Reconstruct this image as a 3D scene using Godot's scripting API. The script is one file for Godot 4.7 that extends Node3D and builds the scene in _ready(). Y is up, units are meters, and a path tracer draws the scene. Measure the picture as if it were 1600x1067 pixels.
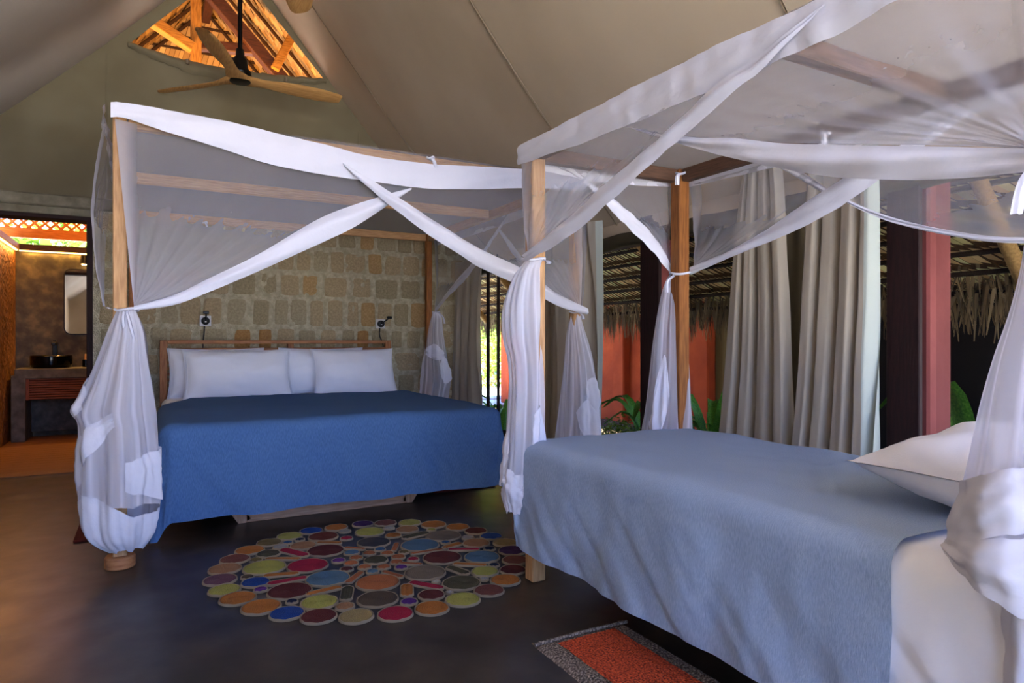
extends Node3D
# A canvas safari-style bedroom under a thatched roof. y up, metres. x runs along the stone wall, -z towards it.

var M := {}
var rng := RandomNumberGenerator.new()
var fn := FastNoiseLite.new()
var counts := {}
const CR := Vector3(0.8768, 0, 0.4809)   # a fixed pair of level axes for laying out the gathered cloth
const CF := Vector3(0.4809, 0, -0.8768)


class MB:
	var v := PackedVector3Array()
	var n := PackedVector3Array()
	var c := PackedColorArray()
	var uv := PackedVector2Array()
	var idx := PackedInt32Array()
	var use_c := false

	func face(pts: Array, out: Vector3, col := Color.WHITE) -> void:
		var nn: Vector3 = (pts[2] - pts[0]).cross(pts[1] - pts[0])
		var rev := nn.dot(out) < 0.0
		if rev:
			nn = -nn
		nn = nn.normalized()
		var s := v.size()
		for p in pts:
			v.append(p); n.append(nn); c.append(col); uv.append(Vector2(p.x, p.y))
		for k in range(1, pts.size() - 1):
			if rev:
				idx.append_array([s, s + k + 1, s + k])
			else:
				idx.append_array([s, s + k, s + k + 1])

	func box(ctr: Vector3, size: Vector3, b := 0.004, bas := Basis.IDENTITY, col := Color.WHITE) -> void:
		var h := size / 2.0
		b = minf(b, minf(h.x, minf(h.y, h.z)) * 0.45)
		var P := func(s: Vector3, ax: int) -> Vector3:
			var q := Vector3(s.x * (h.x - (0.0 if ax == 0 else b)), s.y * (h.y - (0.0 if ax == 1 else b)), s.z * (h.z - (0.0 if ax == 2 else b)))
			return ctr + bas * q
		for ax in 3:
			var a1 := (ax + 1) % 3
			var a2 := (ax + 2) % 3
			for sg in [-1.0, 1.0]:
				var q := []
				for k in [[-1, -1], [1, -1], [1, 1], [-1, 1]]:
					var s := Vector3.ZERO
					s[ax] = sg; s[a1] = k[0]; s[a2] = k[1]
					q.append(P.call(s, ax))
				var o := Vector3.ZERO
				o[ax] = sg
				face(q, bas * o, col)
				for sg2 in [-1.0, 1.0]:
					var s1 := Vector3.ZERO
					s1[ax] = sg; s1[a1] = sg2; s1[a2] = -1
					var s2 := s1
					s2[a2] = 1
					var o2 := Vector3.ZERO
					o2[ax] = sg; o2[a1] = sg2
					face([P.call(s1, ax), P.call(s2, ax), P.call(s2, a1), P.call(s1, a1)], bas * o2, col)
		for sx in [-1.0, 1.0]:
			for sy in [-1.0, 1.0]:
				for sz in [-1.0, 1.0]:
					var s := Vector3(sx, sy, sz)
					face([P.call(s, 0), P.call(s, 1), P.call(s, 2)], bas * s, col)

	func grid(rows: Array, wrap := false, flip := false, cols: Array = []) -> void:
		var R := rows.size()
		var C: int = rows[0].size()
		var s := v.size()
		var acc := PackedVector3Array()
		acc.resize(R * C)
		for i in R - 1:
			for j in C - 1:
				var a: Vector3 = rows[i][j]
				var b: Vector3 = rows[i][j + 1]
				var d: Vector3 = rows[i + 1][j]
				var e: Vector3 = rows[i + 1][j + 1]
				var q := (e - a).cross(b - d)
				if flip:
					q = -q
				acc[i * C + j] += q; acc[i * C + j + 1] += q
				acc[i * C + C + j] += q; acc[i * C + C + j + 1] += q
				var k := s + i * C + j
				if flip:
					idx.append_array([k, k + C + 1, k + 1, k, k + C, k + C + 1])
				else:
					idx.append_array([k, k + 1, k + C + 1, k, k + C + 1, k + C])
		for i in R:
			if wrap:
				var t := acc[i * C] + acc[i * C + C - 1]
				acc[i * C] = t; acc[i * C + C - 1] = t
			for j in C:
				v.append(rows[i][j])
				n.append(acc[i * C + j].normalized() if acc[i * C + j].length() > 1e-12 else Vector3.UP)
				uv.append(Vector2(float(j) / (C - 1), float(i) / (R - 1)))
				c.append(cols[i][j] if cols.size() else Color.WHITE)
		if cols.size():
			use_c = true

	func tube(pts: Array, rad, seg := 10, caps := true) -> void:
		var rows := []
		var u := Vector3.ZERO
		for i in pts.size():
			var t: Vector3 = (pts[mini(i + 1, pts.size() - 1)] - pts[maxi(i - 1, 0)]).normalized()
			if i == 0:
				u = t.cross(Vector3.UP if absf(t.y) < 0.9 else Vector3.RIGHT).normalized()
			u = (u - t * u.dot(t)).normalized()
			var w := t.cross(u)
			var r: float = rad[i] if rad is Array else rad
			var row := PackedVector3Array()
			for k in seg + 1:
				var a := TAU * k / seg
				row.append(pts[i] + (u * cos(a) + w * sin(a)) * r)
			rows.append(row)
		grid(rows, true, true)
		if caps:
			for e in [0, rows.size() - 1]:
				var f: Array = Array(rows[e]).slice(0, seg)
				face(f, (pts[0] - pts[1]) if e == 0 else (pts[-1] - pts[-2]))

	func lathe(ctr: Vector3, prof: Array, seg := 28) -> void:
		var rows := []
		for p in prof:
			var row := PackedVector3Array()
			for k in seg + 1:
				var a := TAU * k / seg
				row.append(ctr + Vector3(cos(a) * p.x, p.y, sin(a) * p.x))
			rows.append(row)
		grid(rows, true, true)

	func mesh() -> ArrayMesh:
		var a := []
		a.resize(Mesh.ARRAY_MAX)
		a[Mesh.ARRAY_VERTEX] = v; a[Mesh.ARRAY_NORMAL] = n; a[Mesh.ARRAY_TEX_UV] = uv; a[Mesh.ARRAY_INDEX] = idx
		if use_c:
			a[Mesh.ARRAY_COLOR] = c
		var m := ArrayMesh.new()
		m.add_surface_from_arrays(Mesh.PRIMITIVE_TRIANGLES, a)
		return m


# ---------------------------------------------------------------- naming and tagging
func numbered(called: String, parent: Node) -> String:
	var key := str(parent.get_instance_id()) + "/" + called
	var k: int = counts.get(key, 0)
	counts[key] = k + 1
	return called if k == 0 else "%s_%03d" % [called, k]


func tag(o: Node, label: String, category: String, group := "", kind := "") -> Node:
	o.set_meta("label", label)
	o.set_meta("category", category)
	if group:
		o.set_meta("group", group)
	if kind:
		o.set_meta("kind", kind)
	return o


func thing(called: String, label: String, category: String, at := Vector3.ZERO, group := "", kind := "") -> Node3D:
	var o := Node3D.new()
	o.name = numbered(called, self)
	add_child(o, true)
	o.position = at
	tag(o, label, category, group, kind)
	return o


# Shapes are written in room coordinates; a part is set back by the place of its thing.
func obj(called: String, shape, m: Material, parent: Node = null) -> MeshInstance3D:
	var o := MeshInstance3D.new()
	var p: Node = parent if parent else self
	o.name = numbered(called, p)
	o.mesh = shape.mesh() if shape is MB else shape
	o.material_override = m
	p.add_child(o, true)
	if p != self and not p is MeshInstance3D:
		o.position = -p.position
	return o


func bx(called: String, parent: Node, ctr: Vector3, size: Vector3, m: Material, b := 0.004, bas := Basis.IDENTITY) -> MeshInstance3D:
	var s := MB.new()
	s.box(ctr, size, b, bas)
	return obj(called, s, m, parent)


func beam(called: String, parent: Node, a: Vector3, b: Vector3, w: float, h: float, m: Material, bev := 0.004) -> MeshInstance3D:
	var s := MB.new()
	var d := (b - a).normalized()
	var side := d.cross(Vector3.UP if absf(d.y) < 0.95 else Vector3.FORWARD).normalized()
	s.box((a + b) / 2.0, Vector3((b - a).length(), h, w), bev, Basis(d, side.cross(d).normalized() if true else d, side))
	return obj(called, s, m, parent)


# ---------------------------------------------------------------- materials
func col(hex: String) -> Color:
	return Color.html(hex)


func ntex(sd: int, freq: float, a: Color, b: Color, mid = null, size := 256, kind := FastNoiseLite.TYPE_SIMPLEX_SMOOTH, oct := 4) -> NoiseTexture2D:
	var f := FastNoiseLite.new()
	f.seed = sd; f.frequency = freq; f.noise_type = kind; f.fractal_octaves = oct
	var t := NoiseTexture2D.new()
	t.width = size; t.height = size; t.seamless = true; t.noise = f
	var g := Gradient.new()
	g.set_color(0, a); g.set_color(1, b)
	g.set_offset(0, 0.15); g.set_offset(1, 0.85)
	if mid != null:
		g.add_point(0.5, mid)
	t.color_ramp = g
	return t


func gray(sd: int, freq: float, size := 256, oct := 4) -> NoiseTexture2D:
	return ntex(sd, freq, Color(0, 0, 0), Color(1, 1, 1), null, size, FastNoiseLite.TYPE_SIMPLEX_SMOOTH, oct)


func mk(c: Color, rough := 0.8, tex = null, scale := Vector3.ONE, bump = null, bump_cm := 0.2) -> StandardMaterial3D:
	var m := StandardMaterial3D.new()
	m.albedo_color = c
	m.roughness = rough
	m.metallic_specular = 0.35
	if tex != null:
		m.albedo_texture = tex
	if tex != null or bump != null:
		m.uv1_triplanar = true
		m.uv1_scale = scale
	if bump != null:
		m.heightmap_enabled = true
		m.heightmap_texture = bump
		m.heightmap_scale = bump_cm
	m.cull_mode = BaseMaterial3D.CULL_DISABLED
	return m


func cloth(c: Color, tex = null, scale := Vector3.ONE, bump = null, bump_cm := 0.1, light := 0.0) -> StandardMaterial3D:
	var m := mk(c, 0.95, tex, scale, bump, bump_cm)
	m.metallic_specular = 0.15
	if light > 0.0:
		m.backlight_enabled = true
		m.backlight = Color(light, light, light)
	return m


func net_mat(c: Color) -> StandardMaterial3D:
	var m := StandardMaterial3D.new()
	m.albedo_color = c
	m.roughness = 0.95
	m.metallic_specular = 0.1
	m.transparency = BaseMaterial3D.TRANSPARENCY_ALPHA
	m.vertex_color_use_as_albedo = true
	m.cull_mode = BaseMaterial3D.CULL_DISABLED
	m.backlight_enabled = true
	m.backlight = Color(0.9, 0.9, 0.9)
	return m


func wood(key: String, a: String, b: String, rough := 0.55) -> void:
	var t := ntex(key.hash() % 1000, 0.035, col(a), col(b), col(a).lerp(col(b), 0.6))
	var bp := gray(key.hash() % 997, 0.05)
	for ax in 3:
		var s := Vector3(7, 7, 7)
		s[ax] = 0.7
		M[key + "xyz"[ax]] = mk(Color.WHITE, rough, t, s, bp, 0.06)


func materials() -> void:
	wood("blond", "a97d52", "c89d6d")
	wood("honey", "7a4820", "9c6330")
	wood("teak", "8a5634", "b07a4e")
	wood("legw", "a3795c", "c39a7c")
	wood("dark", "2a1710", "46271a")
	wood("beamw", "4c3629", "664a39")
	wood("timber", "6e4c22", "9c7238", 0.8)
	wood("post", "1e0f0d", "2c1614", 0.7)
	wood("slat", "5a3020", "74432e")
	wood("fan", "b8844a", "d8a868", 0.5)
	wood("plank", "5a3a20", "7a5430", 0.4)
	wood("latt", "b4662c", "cf8040", 0.7)
	var weave := gray(11, 0.25, 256, 2)
	var soft := gray(12, 0.03)
	M.floor = mk(Color.WHITE, 0.38, ntex(21, 0.012, col("28241f"), col("413930"), col("322d28"), 1024, FastNoiseLite.TYPE_SIMPLEX_SMOOTH, 6), Vector3(0.35, 0.35, 0.35), gray(23, 0.02, 512, 5), 0.04)
	M.floor.roughness_texture = ntex(24, 0.02, Color(0.8, 0.8, 0.8), Color(1, 1, 1), null, 512)
	M.floor.metallic_specular = 0.4
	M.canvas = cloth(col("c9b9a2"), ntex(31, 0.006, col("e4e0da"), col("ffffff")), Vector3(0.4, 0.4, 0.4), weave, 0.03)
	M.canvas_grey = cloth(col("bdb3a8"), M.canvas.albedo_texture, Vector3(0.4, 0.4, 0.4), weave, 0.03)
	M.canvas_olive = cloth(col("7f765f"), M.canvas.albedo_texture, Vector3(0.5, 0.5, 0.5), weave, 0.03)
	M.canvas_dark = cloth(col("4d4636"))
	M.seam = cloth(col("8a7b67"))
	M.curtain = cloth(col("aba08e"), null, Vector3.ONE, weave, 0.03, 0.15)
	M.lining = cloth(col("b9c0b4"), null, Vector3.ONE, weave, 0.03, 0.2)
	M.mortar = mk(Color.WHITE, 0.95, ntex(41, 0.02, col("b0a688"), col("cfc6a8")), Vector3(2.5, 2.5, 2.5), gray(42, 0.05, 512, 5), 0.9)
	var st := [["a09274", "bdaf8e"], ["a59270", "c4af8a"], ["96886a", "b3a482"], ["ab8a5c", "c7a676"], ["9f7444", "bc915c"]]
	var sb := gray(44, 0.06, 512, 5)
	for k in 5:
		M["stone%d" % k] = mk(Color.WHITE, 0.95, ntex(50 + k, 0.05, col(st[k][0]), col(st[k][1]), null, 256, FastNoiseLite.TYPE_SIMPLEX_SMOOTH, 5), Vector3(3, 3, 3), sb, 0.8)
	M.concrete = mk(Color.WHITE, 0.85, ntex(61, 0.02, col("6f6753"), col("8d8570")), Vector3(1.2, 1.2, 1.2), soft, 0.5)
	M.concrete_dark = mk(Color.WHITE, 0.5, ntex(62, 0.012, col("2f2c26"), col("58523f"), col("3d3a30"), 512, FastNoiseLite.TYPE_SIMPLEX_SMOOTH, 5), Vector3(0.8, 0.8, 0.8), soft, 0.2)
	M.concrete_grey = mk(Color.WHITE, 0.6, ntex(63, 0.015, col("3d3d3a"), col("5c5b55"), null, 512, FastNoiseLite.TYPE_SIMPLEX_SMOOTH, 5), Vector3(1, 1, 1), soft, 0.3)
	M.rustwall = mk(Color.WHITE, 0.5, ntex(64, 0.015, col("5b3a1c"), col("8d6233"), null, 512, FastNoiseLite.TYPE_SIMPLEX_SMOOTH, 5), Vector3(0.9, 0.9, 0.9), gray(65, 0.06, 256, 4), 0.8)
	M.white = mk(Color(0.85, 0.85, 0.85), 0.4)
	M.black = mk(Color(0.02, 0.02, 0.02), 0.35)
	M.ceramic = mk(Color(0.012, 0.012, 0.012), 0.12)
	M.mirror = mk(Color(0.85, 0.85, 0.85), 0.03)
	M.mirror.metallic = 1.0
	M.sheet = cloth(col("f3f3f8"), null, Vector3(3, 3, 3), weave, 0.03, 0.0)
	M.cotton = cloth(col("d8d8e2"), null, Vector3(5, 5, 5), soft, 0.06, 0.25)
	M.net_gathered = net_mat(Color(0.9, 0.9, 0.94))
	M.net = net_mat(Color(0.77, 0.77, 0.81))
	var blue := ntex(71, 0.1, col("44648e"), col("5a7ca8"), null, 256, FastNoiseLite.TYPE_SIMPLEX_SMOOTH, 3)
	M.blue = cloth(Color.WHITE, blue, Vector3(9, 1.2, 9), weave, 0.08)
	var pale := ntex(72, 0.1, col("8fa3c0"), col("a8bad4"), null, 256, FastNoiseLite.TYPE_SIMPLEX_SMOOTH, 3)
	M.pale = cloth(Color.WHITE, pale, Vector3(9, 1.5, 9), weave, 0.1)
	M.rim = mk(col("a3957c"), 0.95, null, Vector3(40, 40, 40), weave, 0.3)
	var jt := ntex(73, 0.12, Color(0.62, 0.62, 0.62), Color(1, 1, 1), null, 256, FastNoiseLite.TYPE_SIMPLEX_SMOOTH, 3)
	var js := {"mauve": "6f4a58", "tan": "a67a54", "dusty": "7c463b", "orange": "b56f2f", "olive": "73633a", "lime": "a8a550", "blue": "1a418a", "crimson": "a51c3a", "steel": "54768c", "maroon": "5c2422", "rust": "6d3020", "darkolive": "4f4c36", "khaki": "a08c5c", "purple": "5e2c80", "navy": "16233e", "brown": "57493a", "steelblue": "3a648c", "pale": "a8a49a", "salmon": "b3683c", "violet": "38184f", "grey": "7b6d5b", "charcoal": "3e3c3e"}
	for k in js:
		M["j_" + k] = mk(col(js[k]), 0.8, jt, Vector3(9, 9, 9), weave, 0.15)
		M["j_" + k].rim_enabled = true
		M["j_" + k].rim = 0.3
		M["j_" + k].rim_tint = 0.8
	M.ruggrey = mk(Color.WHITE, 0.95, ntex(74, 0.11, col("3d332c"), col("c0ae9c"), col("75675b"), 512, FastNoiseLite.TYPE_SIMPLEX_SMOOTH, 3), Vector3(1.7, 1.7, 1.7), gray(75, 0.11, 512, 3), 0.6)
	M.rugred = mk(Color.WHITE, 0.95, ntex(76, 0.11, col("662415"), col("f0683a"), col("c84c28"), 512, FastNoiseLite.TYPE_SIMPLEX_SMOOTH, 3), Vector3(1.7, 1.7, 1.7), gray(77, 0.11, 512, 3), 0.6)
	M.matred = mk(col("5a1f18"), 0.95, null, Vector3(5, 5, 5), weave, 0.3)
	M.thatch = mk(Color.WHITE, 0.9)
	M.thatch.vertex_color_use_as_albedo = true
	M.thatchslab = mk(Color.WHITE, 0.95, ntex(81, 0.05, col("4a3520"), col("7a5a34")), Vector3(2, 2, 2))
	M.pole = mk(Color.WHITE, 0.8, ntex(82, 0.05, col("8a6a3c"), col("b8935a")), Vector3(4, 4, 4))
	M.batten = mk(col("2c1c10"), 0.9)
	M.orangewall = mk(Color.WHITE, 0.9, ntex(83, 0.01, col("8a3518"), col("9f4420")), Vector3(0.5, 0.5, 0.5), soft, 0.4)
	M.redpillar = mk(Color.WHITE, 0.9, ntex(84, 0.01, col("7a403c"), col("8c4c48")), Vector3(0.6, 0.6, 0.6), soft, 0.3)
	M.olivewall = mk(col("6e6242"), 0.9)
	M.ground = mk(Color.WHITE, 1.0, ntex(85, 0.03, col("adadab"), col("c6c6c4")), Vector3(1, 1, 1))
	M.soil = mk(Color.WHITE, 1.0, ntex(88, 0.05, col("3a3024"), col("564a38")), Vector3(2, 2, 2))
	M.darkwall = mk(col("100d0b"), 0.9)
	M.path = mk(col("b5b0a4"), 0.9)
	M.leaf = mk(Color.WHITE, 0.55, ntex(86, 0.05, col("2f6a1e"), col("6aa336")), Vector3(4, 4, 4))
	M.leaf.backlight_enabled = true
	M.leaf.backlight = Color(0.5, 0.5, 0.5)
	M.foliage = mk(Color(0.9, 0.9, 0.9), 0.6)
	M.foliage.vertex_color_use_as_albedo = true
	M.foliage.backlight_enabled = true
	M.foliage.backlight = Color(0.8, 0.8, 0.8)
	M.screen = StandardMaterial3D.new()
	M.screen.albedo_color = Color(0.06, 0.05, 0.045, 0.22)
	M.screen.roughness = 0.9
	M.screen.transparency = BaseMaterial3D.TRANSPARENCY_ALPHA
	M.screen.cull_mode = BaseMaterial3D.CULL_DISABLED


func glow(c: Color, e: float) -> StandardMaterial3D:
	var m := StandardMaterial3D.new()
	m.albedo_color = c
	m.emission_enabled = true
	m.emission = c
	m.emission_energy_multiplier = e
	return m


# ---------------------------------------------------------------- curves
func along(pts: Array, n: int) -> Array:
	var cv := Curve3D.new()
	for k in pts.size():
		var p: Vector3 = pts[k]
		var t: Vector3 = (pts[mini(k + 1, pts.size() - 1)] - pts[maxi(k - 1, 0)]) / 6.0
		cv.add_point(p, -t, t)
	cv.bake_interval = 0.01
	var out := []
	var L := cv.get_baked_length()
	for k in n:
		out.append(cv.sample_baked(L * k / (n - 1), true))
	return out


# s along the side of a canopy, y up -> room
func side_pt(ax: String, val: float, p: Vector2) -> Vector3:
	return Vector3(p.x, p.y, val) if ax == "z" else Vector3(val, p.y, p.x)


func side_curve(ax: String, val: float, pts: Array, n: int) -> Array:
	var q := []
	for p in pts:
		q.append(side_pt(ax, val, p))
	return along(q, n)


func ribbon(upper: Array, lower: Array, out: Vector3, bulge: float, wr := 0.0, sd := 0) -> MB:
	var rows := []
	var n := upper.size()
	for i in n:
		var row := PackedVector3Array()
		for k in 9:
			var t := k / 8.0
			var p: Vector3 = upper[i].lerp(lower[i], t)
			var w: float = upper[i].distance_to(lower[i])
			p += out * (bulge * sin(PI * t) * minf(1.0, w / 0.1) + 0.004 * sin(t * 9.0 + i * 0.35))
			if wr > 0.0:
				p += out * wr * fn.get_noise_3d(i * 9.0 + sd, t * 16.0 - i * 1.5, sd * 7.0)
			row.append(p)
		rows.append(row)
	var m := MB.new()
	m.grid(rows)
	return m


# The gathered curtain of one corner: threads run from the top edge to the knot on the post.
func net_panel(parent: Node, ax: String, val: float, out: Vector3, s0: float, ytop: float, hem: Array, bulge := 0.05, folds := 7.0, a0 := 0.3) -> void:
	var nv := 60
	var nu := 80
	var hc := side_curve(ax, val, hem, nv)
	var K: Vector3 = hc[nv - 1]
	var top := side_pt(ax, val, Vector2(s0, ytop))
	var rows := []
	var cols := []
	for i in nv:
		var v := i / float(nv - 1)
		var post := top.lerp(K, v)
		var row := PackedVector3Array()
		var cr := PackedColorArray()
		for j in nu:
			var u := j / float(nu - 1)
			var p: Vector3 = post.lerp(hc[i], u)
			var f := sin(u * TAU * folds + 2.0 * sin(v * 3.0 + s0 * 5.0) + fn.get_noise_2d(u * 120.0, s0 * 300.0) * 4.0)
			p += out * (bulge * sin(PI * minf(v, 1.0)) * (1.0 - 0.5 * u) + 0.006 * f * sin(PI * pow(v, 0.7)) * (1.0 - u * u * 0.7) + 0.012 * fn.get_noise_3d(u * 110.0, v * 90.0, s0 * 50.0))
			row.append(p)
			var line := pow(clampf(f * 0.5 + 0.5, 0.0, 1.0), 3.0) * 0.12 * v * v
			var crk := pow(maxf(0.0, 1.0 - absf(fn.get_noise_2d(u * 170.0 + v * 70.0, v * 60.0 - u * 40.0 + s0 * 90.0)) * 6.0), 3.0) * 0.05
			cr.append(Color(1, 1, 1, clampf(a0 + 0.45 * pow(v, 3.0) + line * 0.45 + crk * 0.5 + 0.42 * smoothstep(0.08, 0.0, u), 0.0, 0.95)))
		rows.append(row)
		cols.append(cr)
	var m := MB.new()
	m.grid(rows, false, false, cols)
	obj("net_panel", m, M.net, parent)


func hem(parent: Node, ax: String, val: float, out: Vector3, up: Array, lo: Array, bulge := 0.03) -> void:
	var m := ribbon(side_curve(ax, val, up, 40), side_curve(ax, val, lo, 40), out, bulge, 0.012, int(up[0].x * 100.0))
	obj("hem_band", m, M.cotton, parent)


func ring_at(rings: Array, t: float) -> Array:
	var f := t * (rings.size() - 1)
	var i := clampi(int(f), 0, rings.size() - 2)
	var u := f - i
	var o := []
	for k in 4:
		var a: float = rings[maxi(i - 1, 0)][k]
		var b: float = rings[i][k]
		var c: float = rings[i + 1][k]
		var d: float = rings[mini(i + 2, rings.size() - 1)][k]
		o.append(cubic_interpolate(b, c, a, d, u))
	return o


func bundle_pt(rings: Array, t: float, ph: float, pleats: float, amp: float, sd: float, grow := 0.0) -> Vector3:
	var r := ring_at(rings, t)
	var wob := cos(ph * pleats + sd + 1.2 * sin(t * 4.0 + sd)) * amp + cos(ph * (pleats * 0.5 + 2.0) - t * 3.0 + sd * 2.0) * amp * 0.7
	wob += 0.35 * amp * cos(ph * pleats * 2.6 + t * 7.0 + sd)
	var rr: float = r[3] * (0.97 + wob * minf(1.0, t * 4.0 + 0.3)) + grow
	var d := CR * cos(ph) - CF * sin(ph) * 0.8
	var y: float = r[0] + 0.02 * fn.get_noise_2d(ph * 40.0, sd * 90.0) * t
	return Vector3(r[1], y, r[2]) + d * rr


# Net tied to a post and hanging below the knot, with its cotton border at the bottom and folded flaps of border.
func bundle(parent: Node, rings: Array, band_t: float, pleats: float, amp: float, sd: float, flaps: Array, alpha := 0.5, band_to := 1.0) -> void:
	var nt := 64
	var np := 120
	var rows := []
	var cols := []
	for i in nt + 1:
		var t := band_t * i / nt
		var row := PackedVector3Array()
		var cr := PackedColorArray()
		for j in np + 1:
			var ph := TAU * j / np
			row.append(bundle_pt(rings, t, ph, pleats, amp, sd))
			var f := pow(maxf(0.0, cos(ph * pleats * 1.7 + sd + 2.0 * sin(t * 3.0))), 6.0)
			cr.append(Color(1, 1, 1, clampf(alpha + 0.35 * f + 0.45 * exp(-t * 9.0), 0.0, 0.97)))
		rows.append(row)
		cols.append(cr)
	var m := MB.new()
	m.grid(rows, true, true, cols)
	obj("gathered_net", m, M.net_gathered, parent)
	if band_to > band_t:
		rows = []
		for i in 15:
			var row := PackedVector3Array()
			for j in np + 1:
				var ph := TAU * j / np
				var dip := 0.035 * sin(ph * 2.0 + sd) * (1.0 - i / 14.0)
				row.append(bundle_pt(rings, clampf(lerpf(band_t, band_to, i / 14.0) + dip, 0.0, 1.0), ph, pleats, amp * 0.8, sd, 0.004 + 0.004 * fn.get_noise_2d(ph * 60.0, i * 14.0)))
			rows.append(row)
		m = MB.new()
		m.grid(rows, true, true)
		obj("bottom_band", m, M.cotton, parent)
	for fl in flaps:   # phi from, phi to, t from, t to, skew of t across phi, skew of phi down t
		rows = []
		for i in 17:
			var row := PackedVector3Array()
			for j in 25:
				var b := i / 16.0
				var a := j / 24.0
				var t: float = lerpf(fl[2], fl[3], b) + fl[4] * a
				var ph: float = lerpf(fl[0], fl[1], a) + fl[5] * b
				if fl.size() > 6:   # a flap that widens: the last two are its t at the far end
					t = lerpf(lerpf(fl[2], fl[3], b), lerpf(fl[6], fl[7], b), a)
				else:
					var mid: float = lerpf(fl[2], fl[3], 0.5) + fl[4] * a
					t = mid + (t - mid) * (0.15 + 0.85 * sin(PI * clampf(a * 0.85 + 0.08, 0.0, 1.0)))
				var g := 0.006 + 0.012 * sin(PI * a) * sin(PI * b) + 0.014 * fn.get_noise_3d(a * 60.0, b * 60.0, sd * 40.0 + fl[0] * 50.0)
				row.append(bundle_pt(rings, clampf(t, 0.0, 1.0), ph, pleats, amp, sd, g))
			rows.append(row)
		m = MB.new()
		m.grid(rows, false, true)
		obj("folded_band", m, M.cotton, parent)


func tie(parent: Node, c: Vector3, r: float, tails: Array) -> void:
	var m := MB.new()
	var pts := []
	for k in 17:
		var a := TAU * k / 16.0
		pts.append(c + Vector3(cos(a) * r, 0.006 * sin(a * 2.0), sin(a) * r))
	m.tube(pts, 0.006, 8, false)
	for t in tails:
		var p: Array = along([c + t[0] * 0.02, c + t[0] * 0.06 + t[1] * 0.4, c + t[0] * 0.05 + t[1]], 10)
		var up := []
		var lo := []
		for q in p:
			up.append(q + CR * 0.011)
			lo.append(q - CR * 0.011)
		var rb := ribbon(up, lo, -CF, 0.004)
		m.grid(_rows_of(rb, 9))
	obj("tie", m, M.cotton, parent)


func _rows_of(m: MB, c: int) -> Array:
	var rows := []
	for i in m.v.size() / c:
		rows.append(m.v.slice(i * c, i * c + c))
	return rows


# ---------------------------------------------------------------- start
func _ready() -> void:
	rng.seed = 7
	fn.seed = 5
	fn.frequency = 0.03
	fn.fractal_octaves = 3
	light_and_camera()
	materials()
	shell()
	roof()
	bathroom()
	outdoors()
	big_canopy()
	big_bed()
	small_bed()
	curtains()
	fans()
	wall_lights()
	rugs()


func light_and_camera() -> void:
	var cam := Camera3D.new()
	cam.name = "camera"
	add_child(cam)
	cam.fov = 54.77
	cam.position = Vector3(0, 1.1, 0)
	cam.rotation_degrees = Vector3(0, -28.747, 0)
	cam.near = 0.05
	cam.far = 200.0
	cam.current = true
	var sky := ProceduralSkyMaterial.new()
	sky.sky_top_color = Color(0.44, 0.58, 0.88)
	sky.sky_horizon_color = Color(0.7, 0.8, 1.0)
	sky.ground_bottom_color = Color(0.35, 0.33, 0.28)
	sky.ground_horizon_color = Color(0.55, 0.55, 0.5)
	sky.sun_angle_max = 1.0
	sky.energy_multiplier = 3.0
	var s := Sky.new()
	s.sky_material = sky
	var env := Environment.new()
	env.background_mode = Environment.BG_SKY
	env.sky = s
	env.ambient_light_source = Environment.AMBIENT_SOURCE_SKY
	env.tonemap_mode = Environment.TONE_MAPPER_LINEAR
	env.tonemap_exposure = 3.0
	env.sdfgi_enabled = true
	env.ssao_enabled = true
	env.ssil_enabled = true
	var we := WorldEnvironment.new()
	we.name = "world_environment"
	we.environment = env
	add_child(we)
	var sun := DirectionalLight3D.new()
	sun.name = "sun"
	sun.light_color = Color(1.0, 0.97, 0.92)
	sun.light_energy = 13.0
	sun.light_angular_distance = 0.6
	sun.shadow_enabled = true
	add_child(sun)
	sun.look_at_from_position(Vector3(-5.0, 8.0, 3.0), Vector3.ZERO)


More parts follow.
